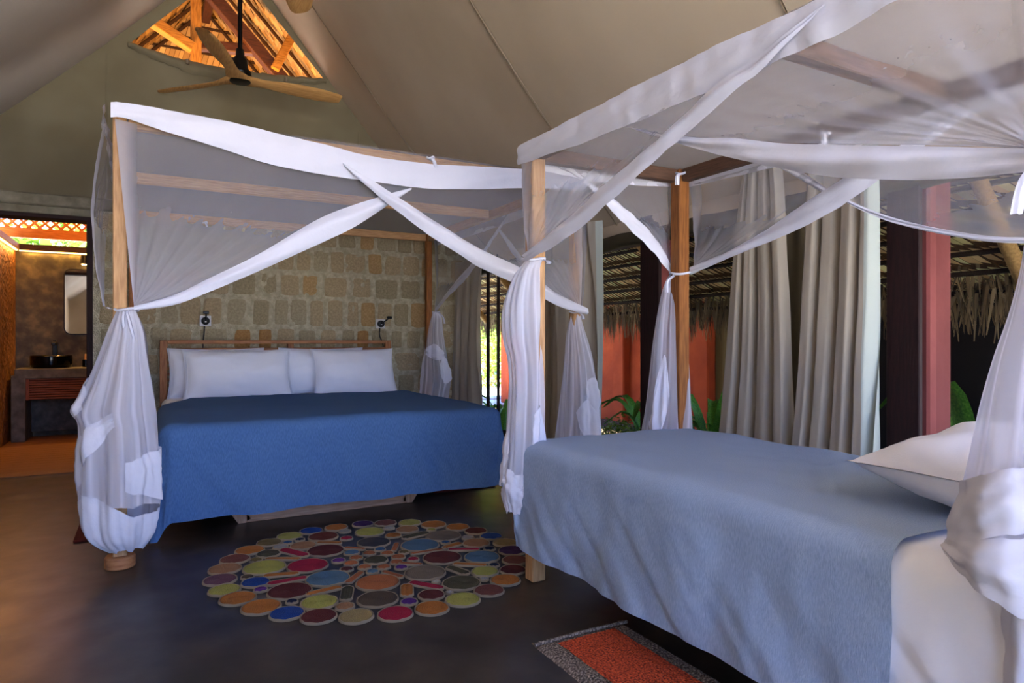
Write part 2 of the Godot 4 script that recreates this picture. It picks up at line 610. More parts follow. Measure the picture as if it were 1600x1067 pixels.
# ---------------------------------------------------------------- the room
func shell() -> void:
	bx("floor", null, Vector3(0.62, -0.1, -1.8), Vector3(5.2, 0.2, 9.72), M.floor, 0.002)
	tag(get_node("floor"), "dark polished concrete floor of the bedroom with brown cloudy patches", "floor", "", "structure")
	var w := thing("wall_back", "rough stone block wall with pale mortar behind the wide bed", "wall", Vector3(1.3, 0, -6.7), "", "structure")
	bx("mortar", w, Vector3(1.335, 1.1075, -6.705), Vector3(3.53, 2.215, 0.21), M.mortar, 0.002)
	# Stones: bottom, top, then left and right edges
	var X6 := func(q: float) -> float:
		var a := (220.0 + q / 3.077 - 800.0) / 1030.0
		return 6.58 / (CF.z * -1.0 - a * CR.z) * (CF.x + a * CR.x)
	var X8 := func(q: float) -> float:
		var a := (470.0 + q / 3.678 - 800.0) / 1030.0
		return 6.58 / (CF.z * -1.0 - a * CR.z) * (CF.x + a * CR.x)
	var given := [
		[2.03, 2.19, X8, [105, 210, 218, 318, 345, 425, 440, 550, 560, 640, 650, 715]],
		[1.785, 1.995, X8, [-20, 60, 75, 165, 175, 250, 258, 375, 390, 470, 485, 580, 590, 685, 697, 760]],
		[1.54, 1.745, X6, [440, 555, 580, 655, 675, 765, 780, 855, 883, 993, 1018, 1110, 1128, 1240, 1252, 1345, 1362, 1420]],
		[1.25, 1.505, X6, [95, 180, 190, 290, 300, 390, 415, 510, 540, 620, 645, 710, 720, 800, 815, 880, 900, 975, 995, 1050, 1060, 1130, 1140, 1210, 1220, 1290, 1300, 1380, 1395, 1440]],
		[1.03, 1.22, X6, [45, 130, 140, 250, 285, 420, 450, 530, 568, 630, 655, 740, 760, 845, 865, 940, 970, 1028, 1042, 1098, 1112, 1186, 1208, 1258, 1282, 1345, 1360, 1430]],
		[0.8, 0.985, X6, [1225, 1345, 1365, 1440]], [0.565, 0.765, X6, [1240, 1318, 1335, 1430]], [0.32, 0.53, X6, []], [0.1, 0.29, X6, []]]
	var orange := [[3, 13], [4, 3], [4, 4], [4, 9]]
	for r in given.size():
		var row: Array = given[r]
		var ed: Array = row[3]
		var xs := []
		for k in ed.size() / 2:
			xs.append([row[2].call(float(ed[k * 2])), row[2].call(float(ed[k * 2 + 1])), k])
		var lo: float = xs[0][0] if xs.size() else 3.12
		var hi: float = xs[-1][1] if xs.size() else 3.12
		var x := lo - 0.03
		while x > -0.33:
			var wd := minf(rng.randf_range(0.13, 0.22), x + 0.42)
			xs.append([x - wd, x, -1])
			x -= wd + rng.randf_range(0.02, 0.04)
		x = hi + 0.03
		while x < 2.95:
			var wd := rng.randf_range(0.13, 0.2)
			xs.append([x, minf(x + wd, 3.08), -1])
			x += wd + 0.03
		for e in xs:
			var kind := rng.randi_range(0, 2)
			if rng.randf() < 0.08:
				kind = 3
			for o in orange:
				if o[0] == r and o[1] == e[2]:
					kind = 4 if o[1] != 13 else 3
			stone_block(w, e[0], e[1], row[0] + rng.randf_range(-0.008, 0.008), row[1] + rng.randf_range(-0.01, 0.008), -6.6, M["stone%d" % kind])
	# Lintel beam and the doorway to the bathroom
	var ln := thing("trim_1", "smooth concrete ring beam above the stone wall and doorway", "beam", Vector3(0.6, 2.2, -6.7), "", "structure")
	bx("ring_beam", ln, Vector3(0.6, 2.262, -6.69), Vector3(5.2, 0.1, 0.26), M.concrete, 0.012)
	bx("door_lintel", ln, Vector3(-1.2, 2.185, -6.705), Vector3(1.62, 0.07, 0.22), M.concrete, 0.006)
	var d := thing("door_1", "dark timber frame of the open doorway to the bathroom", "doorway", Vector3(-0.9, 0, -6.7), "", "structure")
	bx("jamb", d, Vector3(-0.45, 1.057, -6.69), Vector3(0.045, 2.114, 0.2), M.posty, 0.003)
	bx("jamb", d, Vector3(-1.34, 1.057, -6.69), Vector3(0.045, 2.114, 0.2), M.posty, 0.003)
	bx("head_jamb", d, Vector3(-0.9, 2.132, -6.69), Vector3(0.94, 0.034, 0.2), M.postx, 0.003)
	bx("threshold", d, Vector3(-0.9, 0.004, -6.69), Vector3(0.86, 0.012, 0.2), M.plankx, 0.003)
	# rest of the back wall left of the door, left wall
	bx("wall_left", null, Vector3(-1.95, 1.2, -2.2), Vector3(0.08, 2.4, 9.2), M.canvas, 0.002)
	tag(get_node("wall_left"), "canvas side wall on the doorway side of the bedroom", "wall", "", "structure")
	bx("wall_back_001", null, Vector3(-1.65, 1.06, -6.7), Vector3(0.58, 2.12, 0.2), M.concrete, 0.004)
	tag(get_node("wall_back_001"), "plain rendered wall pier on the far side of the doorway", "wall", "", "structure")
	bx("wall_front", null, Vector3(-1.4, 2.0, 2.36), Vector3(1.2, 4.0, 0.04), M.canvas, 0.002)
	tag(get_node("wall_front"), "canvas panel of the tent front beside its wide opening", "wall", "", "structure")
	# Gable canvas with its open peak
	var g := thing("wall_gable", "olive canvas gable wall with an open peak under the thatch", "canvas wall", Vector3(0.6, 2.3, -6.6), "", "structure")
	var poly := PackedVector2Array([Vector2(-1.86, 2.31), Vector2(2.88, 2.31), Vector2(2.09, 3.13), Vector2(1.04, 4.41), Vector2(0.66, 4.92), Vector2(0.66, 4.62), Vector2(1.0, 4.24), Vector2(1.5, 3.69)])
	for k in range(1, 12):
		var t := k / 12.0
		poly.append(Vector2(lerpf(1.5, -0.16, t), 3.685 - 0.055 * sin(PI * t) - 0.03 * sin(PI * t * t)))
	poly.append_array(PackedVector2Array([Vector2(-0.16, 3.68), Vector2(0.12, 3.99), Vector2(0.6, 4.5), Vector2(0.6, 4.86), Vector2(0.1, 4.22), Vector2(-1.1, 2.97)]))
	var tri := Geometry2D.triangulate_polygon(poly)
	var m := MB.new()
	for k in tri.size() / 3:
		m.face([Vector3(poly[tri[k * 3]].x, poly[tri[k * 3]].y, -6.6), Vector3(poly[tri[k * 3 + 1]].x, poly[tri[k * 3 + 1]].y, -6.6), Vector3(poly[tri[k * 3 + 2]].x, poly[tri[k * 3 + 2]].y, -6.6)], Vector3.BACK)
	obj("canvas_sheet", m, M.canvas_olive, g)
	# rolled top edge, a loose fold
	var rows := []
	for i in 61:
		var t := i / 60.0
		var x := lerpf(-0.17, 1.52, t)
		var y := 3.695 - 0.055 * sin(PI * t) - 0.03 * sin(PI * (1.0 - t) * (1.0 - t)) + 0.012 * fn.get_noise_1d(i * 12.0)
		var h := 0.05 + 0.07 * sin(PI * t) + 0.02 * fn.get_noise_1d(i * 7.0 + 300.0)
		var row := PackedVector3Array()
		for k in 9:
			var a := k / 8.0
			row.append(Vector3(x, y - h * a + 0.008 * fn.get_noise_2d(i * 14.0, k * 20.0), -6.595 + 0.05 * sin(PI * a) * (0.6 + 0.5 * fn.get_noise_1d(i * 16.0 + 90.0)) + 0.006))
		rows.append(row)
	m = MB.new()
	m.grid(rows)
	obj("folded_edge", m, M.canvas_olive, g)
	for x in [0.29, 1.13]:
		m = MB.new()
		m.lathe(Vector3(x, 3.6, -6.53), [Vector2(0.004, -0.03), Vector2(0.014, -0.03), Vector2(0.014, 0.01), Vector2(0.004, 0.012)], 10)
		obj("eyelet", m, M.seam, g)
	for s in [[-0.33, 2.31, 3.55], [1.85, 2.31, 3.22]]:
		bx("seam", g, Vector3(s[0], (s[1] + s[2]) / 2.0, -6.594), Vector3(0.012, s[2] - s[1], 0.012), M.canvas_olive, 0.002)
	# Sloping canvas ceiling
	var c := thing("ceiling", "slack canvas ceiling sloping up to the ridge on both sides", "ceiling", Vector3(0.6, 2, -2), "", "structure")
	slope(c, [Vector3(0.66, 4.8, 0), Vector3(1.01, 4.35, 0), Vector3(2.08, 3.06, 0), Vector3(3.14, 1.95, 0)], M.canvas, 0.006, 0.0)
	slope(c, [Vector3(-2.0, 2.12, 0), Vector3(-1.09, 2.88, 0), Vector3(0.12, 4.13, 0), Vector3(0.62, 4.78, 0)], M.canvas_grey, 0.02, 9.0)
	for z in [-5.95, -3.9, -1.95]:
		var pts := []
		for p in along([Vector3(0.9, 4.49, z), Vector3(1.01, 4.345, z), Vector3(2.08, 3.055, z), Vector3(3.1, 1.985, z)], 24):
			pts.append(p + Vector3(-0.004, -0.006, 0.12 * (p.y - 3.5) * 0.5))
		var up := []
		var lo := []
		for p in pts:
			up.append(p + Vector3(0, 0, 0.009))
			lo.append(p - Vector3(0, 0, 0.009))
		obj("ceiling_seam", ribbon(up, lo, Vector3(-0.75, -0.66, 0), 0.003), M.seam, c)
	# Right side: a valance, dark posts and insect screens
	var r := thing("wall_right", "open timber framed side of the bedroom with screens and canvas valance", "wall", Vector3(3.15, 0, -3), "", "structure")
	rows = []
	for i in 81:
		var z := lerpf(-6.6, 2.2, i / 80.0)
		var row := PackedVector3Array()
		for k in 7:
			row.append(Vector3(3.1 + 0.012 * fn.get_noise_2d(i * 9.0, k * 10.0), 2.16 - 0.26 * k / 6.0 + 0.012 * fn.get_noise_1d(i * 11.0) * k / 6.0, z))
		rows.append(row)
	m = MB.new()
	m.grid(rows)
	obj("canvas_valance", m, M.canvas, r)
	m = MB.new()
	var pts := []
	for k in 41:
		pts.append(Vector3(3.13, 1.86 + 0.012 * sin(k * 1.7), lerpf(-6.5, 2.0, k / 40.0)))
	m.tube(pts, 0.055, 10)
	obj("rolled_screen", m, M.canvas_dark, r)
	bx("wall_plate", r, Vector3(3.19, 2.05, -2.2), Vector3(0.1, 0.12, 9.0), M.darkz)
	m = MB.new()
	rows = []
	for i in 91:
		var z := lerpf(-6.58, 2.2, i / 90.0)
		var row := PackedVector3Array()
		for k in 8:
			var a := k / 7.0
			row.append(Vector3(3.06 + 0.09 * sin(PI * a) * (0.5 + 0.5 * fn.get_noise_1d(i * 8.0)) * -0.6 + 0.06 * a, 0.0 + 0.2 * a + 0.025 * fn.get_noise_1d(i * 6.0 + 77.0) * a, z))
		rows.append(row)
	m.grid(rows)
	obj("canvas_skirt", m, M.canvas_dark, r)
	for p in [[-6.2, 0.03], [-5.97, 0.022], [-3.63, 0.2], [-1.835, 0.155], [0.4, 0.18], [2.1, 0.12]]:
		bx("post", r, Vector3(3.115, 1.03, p[0]), Vector3(0.03, 2.06, p[1]), M.posty)
	for k in 3:
		var z0: float = [-6.18, -3.5, -1.72][k]
		var z1: float = [-3.75, -1.92, 0.3][k]
		var wn := thing("window_%d" % (k + 1), ["fine insect screen across the opening beside the wide bed", "fine insect screen behind the curtains by the narrow bed", "fine insect screen across the opening near the pillow of the narrow bed"][k], "screen", Vector3(3.17, 0, (z0 + z1) / 2.0), "", "structure")
		m = MB.new()
		m.face([Vector3(3.17, 0.02, z0), Vector3(3.17, 0.02, z1), Vector3(3.17, 2.0, z1), Vector3(3.17, 2.0, z0)], Vector3.LEFT)
		obj("insect_screen", m, M.screen, wn)


func stone_block(w: Node, x0: float, x1: float, y0: float, y1: float, z: float, m: Material) -> void:
	if x1 - x0 < 0.05:
		return
	var s := MB.new()
	var rows := []
	var sd := rng.randf() * 1000.0
	var pr := rng.randf_range(0.004, 0.014)
	var sk := rng.randf_range(-0.08, 0.08)
	for i in 9:
		var row := PackedVector3Array()
		for j in 9:
			var u := j / 4.0 - 1.0
			var v := i / 4.0 - 1.0
			var uu := clampf(u * 1.25, -1, 1)
			var vv := clampf(v * 1.25, -1, 1)
			var rx := uu * (1.0 - 0.1 * pow(absf(vv), 5.0)) * (1.0 + 0.06 * fn.get_noise_2d(sd + v * 20.0, 3.0)) + sk * vv
			var ry := vv * (1.0 - 0.1 * pow(absf(uu), 5.0)) * (1.0 + 0.06 * fn.get_noise_2d(sd + u * 20.0, 90.0))
			var edge := maxf(absf(u), absf(v))
			var zz := (pr if edge < 0.99 else -0.02) - 0.006 * pow(maxf(absf(uu), absf(vv)), 6.0) + (0.012 * fn.get_noise_3d(uu * 25.0, vv * 25.0, sd) if edge < 0.99 else 0.0)
			row.append(Vector3((x0 + x1) / 2.0 + rx * (x1 - x0) / 2.0, (y0 + y1) / 2.0 + ry * (y1 - y0) / 2.0, z + zz))
		rows.append(row)
	s.grid(rows, false, true)
	obj("stone", s, m, w)


func slope(parent: Node, prof: Array, m: Material, amp: float, folds: float) -> void:
	var rows := []
	var pr := along(prof, 40)
	for i in 101:
		var z := lerpf(-6.62, 2.4, i / 100.0)
		var row := PackedVector3Array()
		for k in 40:
			var p: Vector3 = pr[k]
			var t := k / 39.0
			var d := amp * fn.get_noise_2d(z * 22.0, t * 30.0)
			if folds > 0.0:
				d += 0.05 * pow(absf(sin((z + 1.1 * t) * 2.6 + 0.6 * sin(t * 5.0))), 3.0) * smoothstep(-6.6, -5.9, z)
			row.append(p + Vector3(0.3 * signf(prof[1].x - prof[0].x) * 0, d, 0) + Vector3(0, 0, z))
		rows.append(row)
	var s := MB.new()
	s.grid(rows)
	obj("canvas_slope", s, m, parent)


func rx(x: float) -> float:   # underside of the thatch
	return 5.6 - 1.066 * absf(x - 0.65)


func leaf_col() -> Color:
	var t := rng.randf()
	return Color(0.30, 0.19, 0.08).lerp(Color(0.56, 0.40, 0.19), t)


func roof() -> void:
	var r := thing("roof", "palm thatched roof on dark timbers, seen through the open gable peak and below the eaves", "roof", Vector3(0.65, 5.6, -3), "", "structure")
	for sg in [-1.0, 1.0]:
		var a := Vector3(0.65, 5.78, 0)
		var b := Vector3(0.65 + sg * 3.95, 5.78 - 1.066 * 3.95, 0)
		var d := (b - a).normalized()
		var s := MB.new()
		s.box((a + b) / 2.0 + Vector3(0, 0.02, -3.2), Vector3((b - a).length(), 0.16, 13.2), 0.01, Basis(d, Vector3(-d.y, d.x, 0) * sg, Vector3(0, 0, sg)))
		obj("thatch_slab", s, M.thatchslab, r)
		# rafters that show through the peak, and the leaf bundles between them
		var lv := MB.new()
		lv.use_c = true
		var z := -9.75
		while z < -6.4:
			var zb := z + rng.randf_range(-0.03, 0.03)
			var pts := []
			for k in 9:
				var x: float = 0.65 + sg * lerpf(0.03, 2.3, k / 8.0)
				pts.append(Vector3(x, rx(x) - 0.06 + 0.01 * fn.get_noise_1d(k * 50.0 + z * 90.0), zb))
			var t := MB.new()
			t.tube(pts, 0.022, 8)
			obj("thin_rafter", t, M.batten, r)
			for k in 42:
				var x0: float = 0.65 + sg * (0.02 + k * 0.056)
				var x1: float = x0 + sg * 0.062
				for q in 5:
					var za := z + 0.46 * q / 5.0
					var zz := za + 0.46 / 5.0
					var o := rng.randf_range(0.0, 0.03)
					lv.face([Vector3(x0, rx(x0) + 0.06 - o, za), Vector3(x1, rx(x1) + 0.05 - o - 0.02, za), Vector3(x1, rx(x1) + 0.05 - o - 0.02 + rng.randf_range(-0.02, 0.01), zz), Vector3(x0, rx(x0) + 0.06 - o, zz)], Vector3(-sg, -1, 0), leaf_col())
			z += 0.46
		var ob := obj("thatch_leaves", lv, M.thatch, r)
		ob.set_meta("kind", "stuff")
	# gable end of thatch above the lattice
	var ge := MB.new()
	ge.face([Vector3(-2.2, 3.05, -9.8), Vector3(3.5, 3.05, -9.8), Vector3(0.65, 5.75, -9.8)], Vector3.BACK)
	ge.face([Vector3(-2.2, 3.05, -9.9), Vector3(3.5, 3.05, -9.9), Vector3(0.65, 5.75, -9.9)], Vector3.FORWARD)
	obj("thatch_gable", ge, M.thatchslab, r)
	var gl := MB.new()
	gl.use_c = true
	for k in 14:
		var y0 := 3.1 + k * 0.17
		var hw := (5.7 - y0) / 1.066
		var bt0 := MB.new()
		bt0.tube([Vector3(0.65 - hw, y0, -9.76), Vector3(0.65 + hw, y0 + 0.01, -9.76)], 0.018, 8)
		obj("gable_batten", bt0, M.batten, r)
		var x := 0.65 - hw
		while x < 0.65 + hw:
			var w := rng.randf_range(0.05, 0.09)
			gl.face([Vector3(x, y0, -9.745), Vector3(x + w * 0.9, y0, -9.755), Vector3(x + w * 0.9 + 0.04, y0 + 0.16, -9.775), Vector3(x + 0.04, y0 + 0.16, -9.77)], Vector3.BACK, leaf_col())
			x += w
	var go := obj("thatch_leaves", gl, M.thatch, r)
	go.set_meta("kind", "stuff")
	# truss behind the canvas
	bx("king_post", r, Vector3(0.41, 4.5, -7.5), Vector3(0.1, 1.9, 0.1), M.timbery, 0.008)
	beam("principal_rafter", r, Vector3(0.4, 4.86, -7.5), Vector3(1.75, 3.44, -7.5), 0.11, 0.13, M.darkx, 0.008)
	beam("principal_rafter", r, Vector3(0.36, 4.86, -7.62), Vector3(-0.9, 3.5, -7.62), 0.11, 0.13, M.darkx, 0.008)
	beam("collar_tie", r, Vector3(0.42, 4.17, -7.56), Vector3(1.05, 4.24, -7.56), 0.1, 0.1, M.darkx, 0.008)
	beam("strut", r, Vector3(-0.05, 4.29, -7.4), Vector3(0.38, 4.09, -7.46), 0.11, 0.1, M.timberx, 0.008)
	beam("strut", r, Vector3(1.35, 4.42, -7.44), Vector3(1.17, 4.02, -7.44), 0.09, 0.09, M.timberx, 0.008)
	beam("collar_tie", r, Vector3(-0.9, 3.75, -7.52), Vector3(1.6, 3.75, -7.52), 0.1, 0.12, M.darkx, 0.008)
	beam("ridge_beam", r, Vector3(0.65, 5.42, -9.7), Vector3(0.65, 5.42, 3.0), 0.1, 0.14, M.darkz, 0.008)
	# eaves overhang on the screened side: battens, folded leaves, rafters, ragged fringe
	var e := thing("eaves", "underside of the thatched eaves with slanted leaf rows and ragged fringe outside the screens", "eaves", Vector3(4, 1.4, -4), "", "structure")
	var n := 13
	for k in n:
		var x := lerpf(3.3, 4.55, k / float(n - 1))
		var y := rx(x) + 0.0
		var bt := MB.new()
		bt.tube([Vector3(x, y - 0.03, -9.6), Vector3(x, y - 0.035, -5.0), Vector3(x, y - 0.03, 3.2)], 0.016, 8)
		obj("batten", bt, M.batten, e)
		var lv := MB.new()
		lv.use_c = true
		var z := -9.6
		while z < 3.2:
			var w := rng.randf_range(0.04, 0.065)
			var sl := 0.07
			var o := rng.randf_range(0.0, 0.015)
			var lift := rng.randf_range(0.006, 0.014)
			lv.face([Vector3(x - 0.004, y - 0.012 + lift, z), Vector3(x - 0.004, y - 0.016, z + w * 1.25), Vector3(x + 0.098, rx(x + 0.098) + 0.020 - o, z + w * 1.25 + sl), Vector3(x + 0.098, rx(x + 0.098) + 0.028 - o + lift, z + sl)], Vector3(-1, -1, 0), leaf_col() * 2.5)
			z += w
		var l := obj("leaf_row", lv, M.thatch, e)
		l.set_meta("kind", "stuff")
	for z in [-9.0, -7.6, -6.15, -4.75, -3.3, -1.93, -0.4, 1.1]:
		var rf := MB.new()
		rf.tube([Vector3(3.22, rx(3.22) - 0.09, z), Vector3(4.56, rx(4.56) - 0.09, z)], 0.042, 12)
		obj("pole_rafter", rf, M.pole, e)
	bx("purlin", e, Vector3(3.85, rx(3.85) - 0.17, -3.2), Vector3(0.1, 0.11, 12.6), M.darkz, 0.006)
	var fr := MB.new()
	fr.use_c = true
	for k in 5200:
		var z := rng.randf_range(-9.6, 3.2)
		var x := rng.randf_range(4.46, 4.64)
		var y0 := rng.randf_range(1.38, 1.6)
		var L := rng.randf_range(0.1, 0.34)
		var y1 := maxf(y0 - L, 1.06 + 0.08 * rng.randf() + 0.05 * fn.get_noise_1d(z * 60.0))
		var w := rng.randf_range(0.004, 0.013)
		var dz := rng.randf_range(-0.07, 0.07)
		var dx := rng.randf_range(-0.03, 0.05)
		var cc := leaf_col() * rng.randf_range(0.12, 0.75)
		fr.face([Vector3(x, y0, z - w), Vector3(x, y0, z + w), Vector3(x + dx, y1, z + w * 0.3 + dz), Vector3(x + dx, y1, z - w * 0.3 + dz)], Vector3(-1, 0, 0), cc)
	var fo := obj("fringe", fr, M.thatch, e)
	fo.set_meta("kind", "stuff")


# ---------------------------------------------------------------- bathroom beyond the doorway
func bathroom() -> void:
	var fl := thing("floor_bathroom", "oiled wooden plank floor of the bathroom beyond the doorway", "floor", Vector3(-0.4, 0, -8), "", "structure")
	bx("subfloor", fl, Vector3(-0.4, -0.12, -8.05), Vector3(2.1, 0.18, 2.8), M.batten)
	for k in 19:
		bx("plank", fl, Vector3(-0.4, -0.015, -6.79 - 0.14 * k), Vector3(2.05, 0.03, 0.136), M.plankx, 0.003)
	bx("wall_bathroom_left", null, Vector3(-1.46, 1.08, -8.1), Vector3(0.2, 2.16, 2.6), M.rustwall, 0.01)
	tag(get_node("wall_bathroom_left"), "rough orange brown side wall of the bathroom lit by the strip above", "wall", "", "structure")
	bx("wall_bathroom_back", null, Vector3(-0.4, 0.98, -9.5), Vector3(2.3, 2.35, 0.2), M.concrete_dark, 0.006)
	tag(get_node("wall_bathroom_back"), "dark clouded polished concrete wall behind the basin", "wall", "", "structure")
	bx("wall_bathroom_right", null, Vector3(0.75, 1.5, -8.1), Vector3(0.2, 3.0, 2.7), M.concrete_dark, 0.006)
	tag(get_node("wall_bathroom_right"), "dark concrete wall of the bathroom hidden by the stone wall", "wall", "", "structure")
	var cp := thing("trim_2", "red brown timber coping on top of the bathroom walls", "coping", Vector3(-1, 2.16, -9), "", "structure")
	bx("back_coping", cp, Vector3(-0.4, 2.19, -9.49), Vector3(2.3, 0.07, 0.26), M.darkx, 0.004)
	bx("side_coping", cp, Vector3(-1.45, 2.19, -8.1), Vector3(0.26, 0.07, 2.6), M.legwz, 0.004)
	var led := thing("light_strip", "warm glowing strip light under the bathroom wall coping", "strip light", Vector3(-1.3, 2.14, -9.3))
	var gm := glow(Color(1.0, 0.74, 0.38), 5.0)
	bx("back_strip", led, Vector3(-0.45, 2.147, -9.385), Vector3(1.75, 0.012, 0.02), gm, 0.002)
	bx("side_strip", led, Vector3(-1.345, 2.15, -8.1), Vector3(0.02, 0.012, 2.5), gm, 0.002)
	area(Vector3(-0.45, 2.13, -9.375), Vector3(-90, 0, 0), Vector2(1.7, 0.03), Color(1.0, 0.72, 0.36), 0.3)
	area(Vector3(-1.335, 2.13, -8.1), Vector3(-90, 90, 0), Vector2(2.4, 0.03), Color(1.0, 0.66, 0.3), 0.6)
	# strip on the ring beam that washes the thatch
	var up := thing("light_strip", "warm strip light on the ring beam washing the thatch behind the gable", "strip light", Vector3(0.5, 2.33, -6.85))
	bx("baffle_board", up, Vector3(0.6, 2.66, -6.84), Vector3(2.9, 0.7, 0.02), M.darkx, 0.003)
	bx("diffuser", up, Vector3(0.5, 2.335, -6.9), Vector3(2.6, 0.02, 0.03), gm, 0.003)
	area(Vector3(0.5, 2.36, -6.9), Vector3(75, 0, 0), Vector2(2.6, 0.05), Color(1.0, 0.7, 0.34), 16.0)
	# beam and lattice above the back wall
	var lt := thing("lattice_screen", "orange timber lattice screen over a broad beam above the bathroom wall", "lattice", Vector3(-0.5, 2.33, -9.6))
	bx("broad_beam", lt, Vector3(-0.4, 2.385, -9.62), Vector3(3.4, 0.115, 0.06), M.lattx, 0.004)
	bx("top_rail", lt, Vector3(-0.4, 3.0, -9.62), Vector3(3.4, 0.08, 0.06), M.lattx, 0.004)
	for k in 38:
		for sg in [-1.0, 1.0]:
			var xc := -2.05 + k * 0.105
			beam("lattice_slat", lt, Vector3(xc - sg * 0.28, 2.44, -9.62 + sg * 0.008), Vector3(xc + sg * 0.28, 3.0, -9.62 + sg * 0.008), 0.012, 0.026, M.lattx, 0.002)
	# vanity
	var v := thing("vanity_counter", "grey concrete washbasin counter with slatted timber front in the bathroom", "vanity", Vector3(-0.6, 0, -9.15))
	bx("counter_top", v, Vector3(-0.45, 0.765, -9.14), Vector3(1.7, 0.07, 0.5), M.concrete_grey, 0.006)
	bx("counter_front", v, Vector3(-0.45, 0.715, -8.905), Vector3(1.7, 0.05, 0.03), M.concrete_grey, 0.006)
	bx("side_leg", v, Vector3(-1.265, 0.365, -9.14), Vector3(0.13, 0.73, 0.5), M.concrete_grey, 0.006)
	bx("rear_panel", v, Vector3(-0.45, 0.36, -9.33), Vector3(1.6, 0.6, 0.05), M.concrete_grey, 0.004)
	bx("front_frame", v, Vector3(-0.42, 0.575, -8.93), Vector3(1.56, 0.24, 0.012), M.batten, 0.002)
	for k in 9:
		bx("slat", v, Vector3(-0.42, 0.468 + k * 0.0265, -8.914), Vector3(1.56, 0.018, 0.016), M.slatx, 0.003)
	bx("slat_stile", v, Vector3(-1.185, 0.575, -8.912), Vector3(0.03, 0.245, 0.018), M.slaty, 0.003)
	var s := MB.new()
	s.lathe(Vector3(-0.99, 0.803, -9.12), [Vector2(0.0, 0.0), Vector2(0.17, 0.0), Vector2(0.192, 0.012), Vector2(0.2, 0.04), Vector2(0.202, 0.13), Vector2(0.198, 0.138), Vector2(0.19, 0.135), Vector2(0.185, 0.05), Vector2(0.15, 0.03), Vector2(0.0, 0.025)], 40)
	tag(obj("wash_basin", s, M.ceramic), "round glossy black basin on the concrete bathroom counter", "basin")
	var f := thing("faucet", "black upright tap rising behind the round black basin", "tap", Vector3(-0.98, 0.8, -9.33))
	bx("column", f, Vector3(-0.98, 0.95, -9.345), Vector3(0.05, 0.3, 0.05), M.black, 0.006)
	bx("spout", f, Vector3(-0.98, 1.075, -9.27), Vector3(0.045, 0.035, 0.15), M.black, 0.006)
	bx("lever", f, Vector3(-0.98, 1.11, -9.345), Vector3(0.03, 0.02, 0.05), M.black, 0.004)
	var mi := thing("mirror", "tall round cornered mirror with thin black frame above the bathroom counter", "mirror", Vector3(-0.6, 1.2, -9.39))
	for q in [[0.0, M.black, 0.02, "frame"], [0.012, M.mirror, 0.023, "glass"]]:
		var o: float = q[0]
		var pg := []
		for cx in [[-0.90 + 0.08, 1.18 + 0.08, PI], [-0.32 - 0.08, 1.18 + 0.08, PI * 1.5], [-0.32 - 0.08, 1.965 - 0.08, 0.0], [-0.90 + 0.08, 1.965 - 0.08, PI * 0.5]]:
			for k in 8:
				var a: float = cx[2] + PI / 2.0 * k / 7.0
				pg.append(Vector3(cx[0] + cos(a) * (0.08 - o), cx[1] + sin(a) * (0.08 - o), -9.4 + q[2]))
		var t := MB.new()
		t.face(pg, Vector3.BACK)
		for k in pg.size():
			var p0: Vector3 = pg[k]
			var p1: Vector3 = pg[(k + 1) % pg.size()]
			t.face([p0, p1, p1 - Vector3(0, 0, q[2]), p0 - Vector3(0, 0, q[2])], (p0 + p1) / 2.0 - Vector3(-0.61, 1.57, -9.4))
		obj(q[3], t, q[1], mi)
	var wl := thing("bathroom_lamp", "small black cylinder downlight glowing above the bathroom mirror", "lamp", Vector3(-0.69, 2.0, -9.36))
	s = MB.new()
	s.lathe(Vector3(-0.69, 2.02, -9.33), [Vector2(0.0, 0.1), Vector2(0.04, 0.1), Vector2(0.042, 0.095), Vector2(0.042, 0.0), Vector2(0.036, 0.0), Vector2(0.036, 0.03), Vector2(0.0, 0.03)], 20)
	obj("shade", s, M.black, wl)
	bx("bracket", wl, Vector3(-0.69, 2.08, -9.385), Vector3(0.03, 0.03, 0.03), M.black)
	s = MB.new()
	s.lathe(Vector3(-0.69, 2.028, -9.33), [Vector2(0.0, -0.02), Vector2(0.025, -0.018), Vector2(0.034, 0.0)], 16)
	obj("bulb", s, glow(Color(1, 0.8, 0.5), 8.0), wl)
	var sp := SpotLight3D.new()
	sp.name = "bathroom_downlight"
	add_child(sp)
	sp.position = Vector3(-0.69, 1.99, -9.33)
	sp.rotation_degrees = Vector3(-90, 0, 0)
	sp.light_color = Color(1, 0.75, 0.42)
	sp.light_energy = 0.6
	sp.spot_angle = 50
	sp.spot_range = 6
	sp.spot_attenuation = 2.0
	sp.light_size = 0.03
	sp.shadow_enabled = true
	var sd := thing("soap_dispenser", "black bottle with pale pump on the counter beside the door jamb", "dispenser", Vector3(-0.665, 0.8, -9.2))
	s = MB.new()
	s.lathe(Vector3(-0.665, 0.801, -9.2), [Vector2(0, 0), Vector2(0.034, 0), Vector2(0.036, 0.004), Vector2(0.036, 0.085), Vector2(0.03, 0.09), Vector2(0, 0.09)], 20)
	obj("bottle", s, M.ceramic, sd)
	s = MB.new()
	s.lathe(Vector3(-0.665, 0.891, -9.2), [Vector2(0, 0), Vector2(0.014, 0), Vector2(0.012, 0.06), Vector2(0.008, 0.064), Vector2(0, 0.064)], 14)
	obj("pump", s, mk(col("c9a67a"), 0.5), sd)


func area(at: Vector3, rot: Vector3, size: Vector2, c: Color, e: float) -> void:
	var l := AreaLight3D.new()
	l.name = numbered("strip_lamp", self)
	add_child(l, true)
	l.position = at
	l.rotation_degrees = rot
	l.area_size = size
	l.light_color = c
	l.light_energy = e
	l.area_range = 12.0
	l.shadow_enabled = true


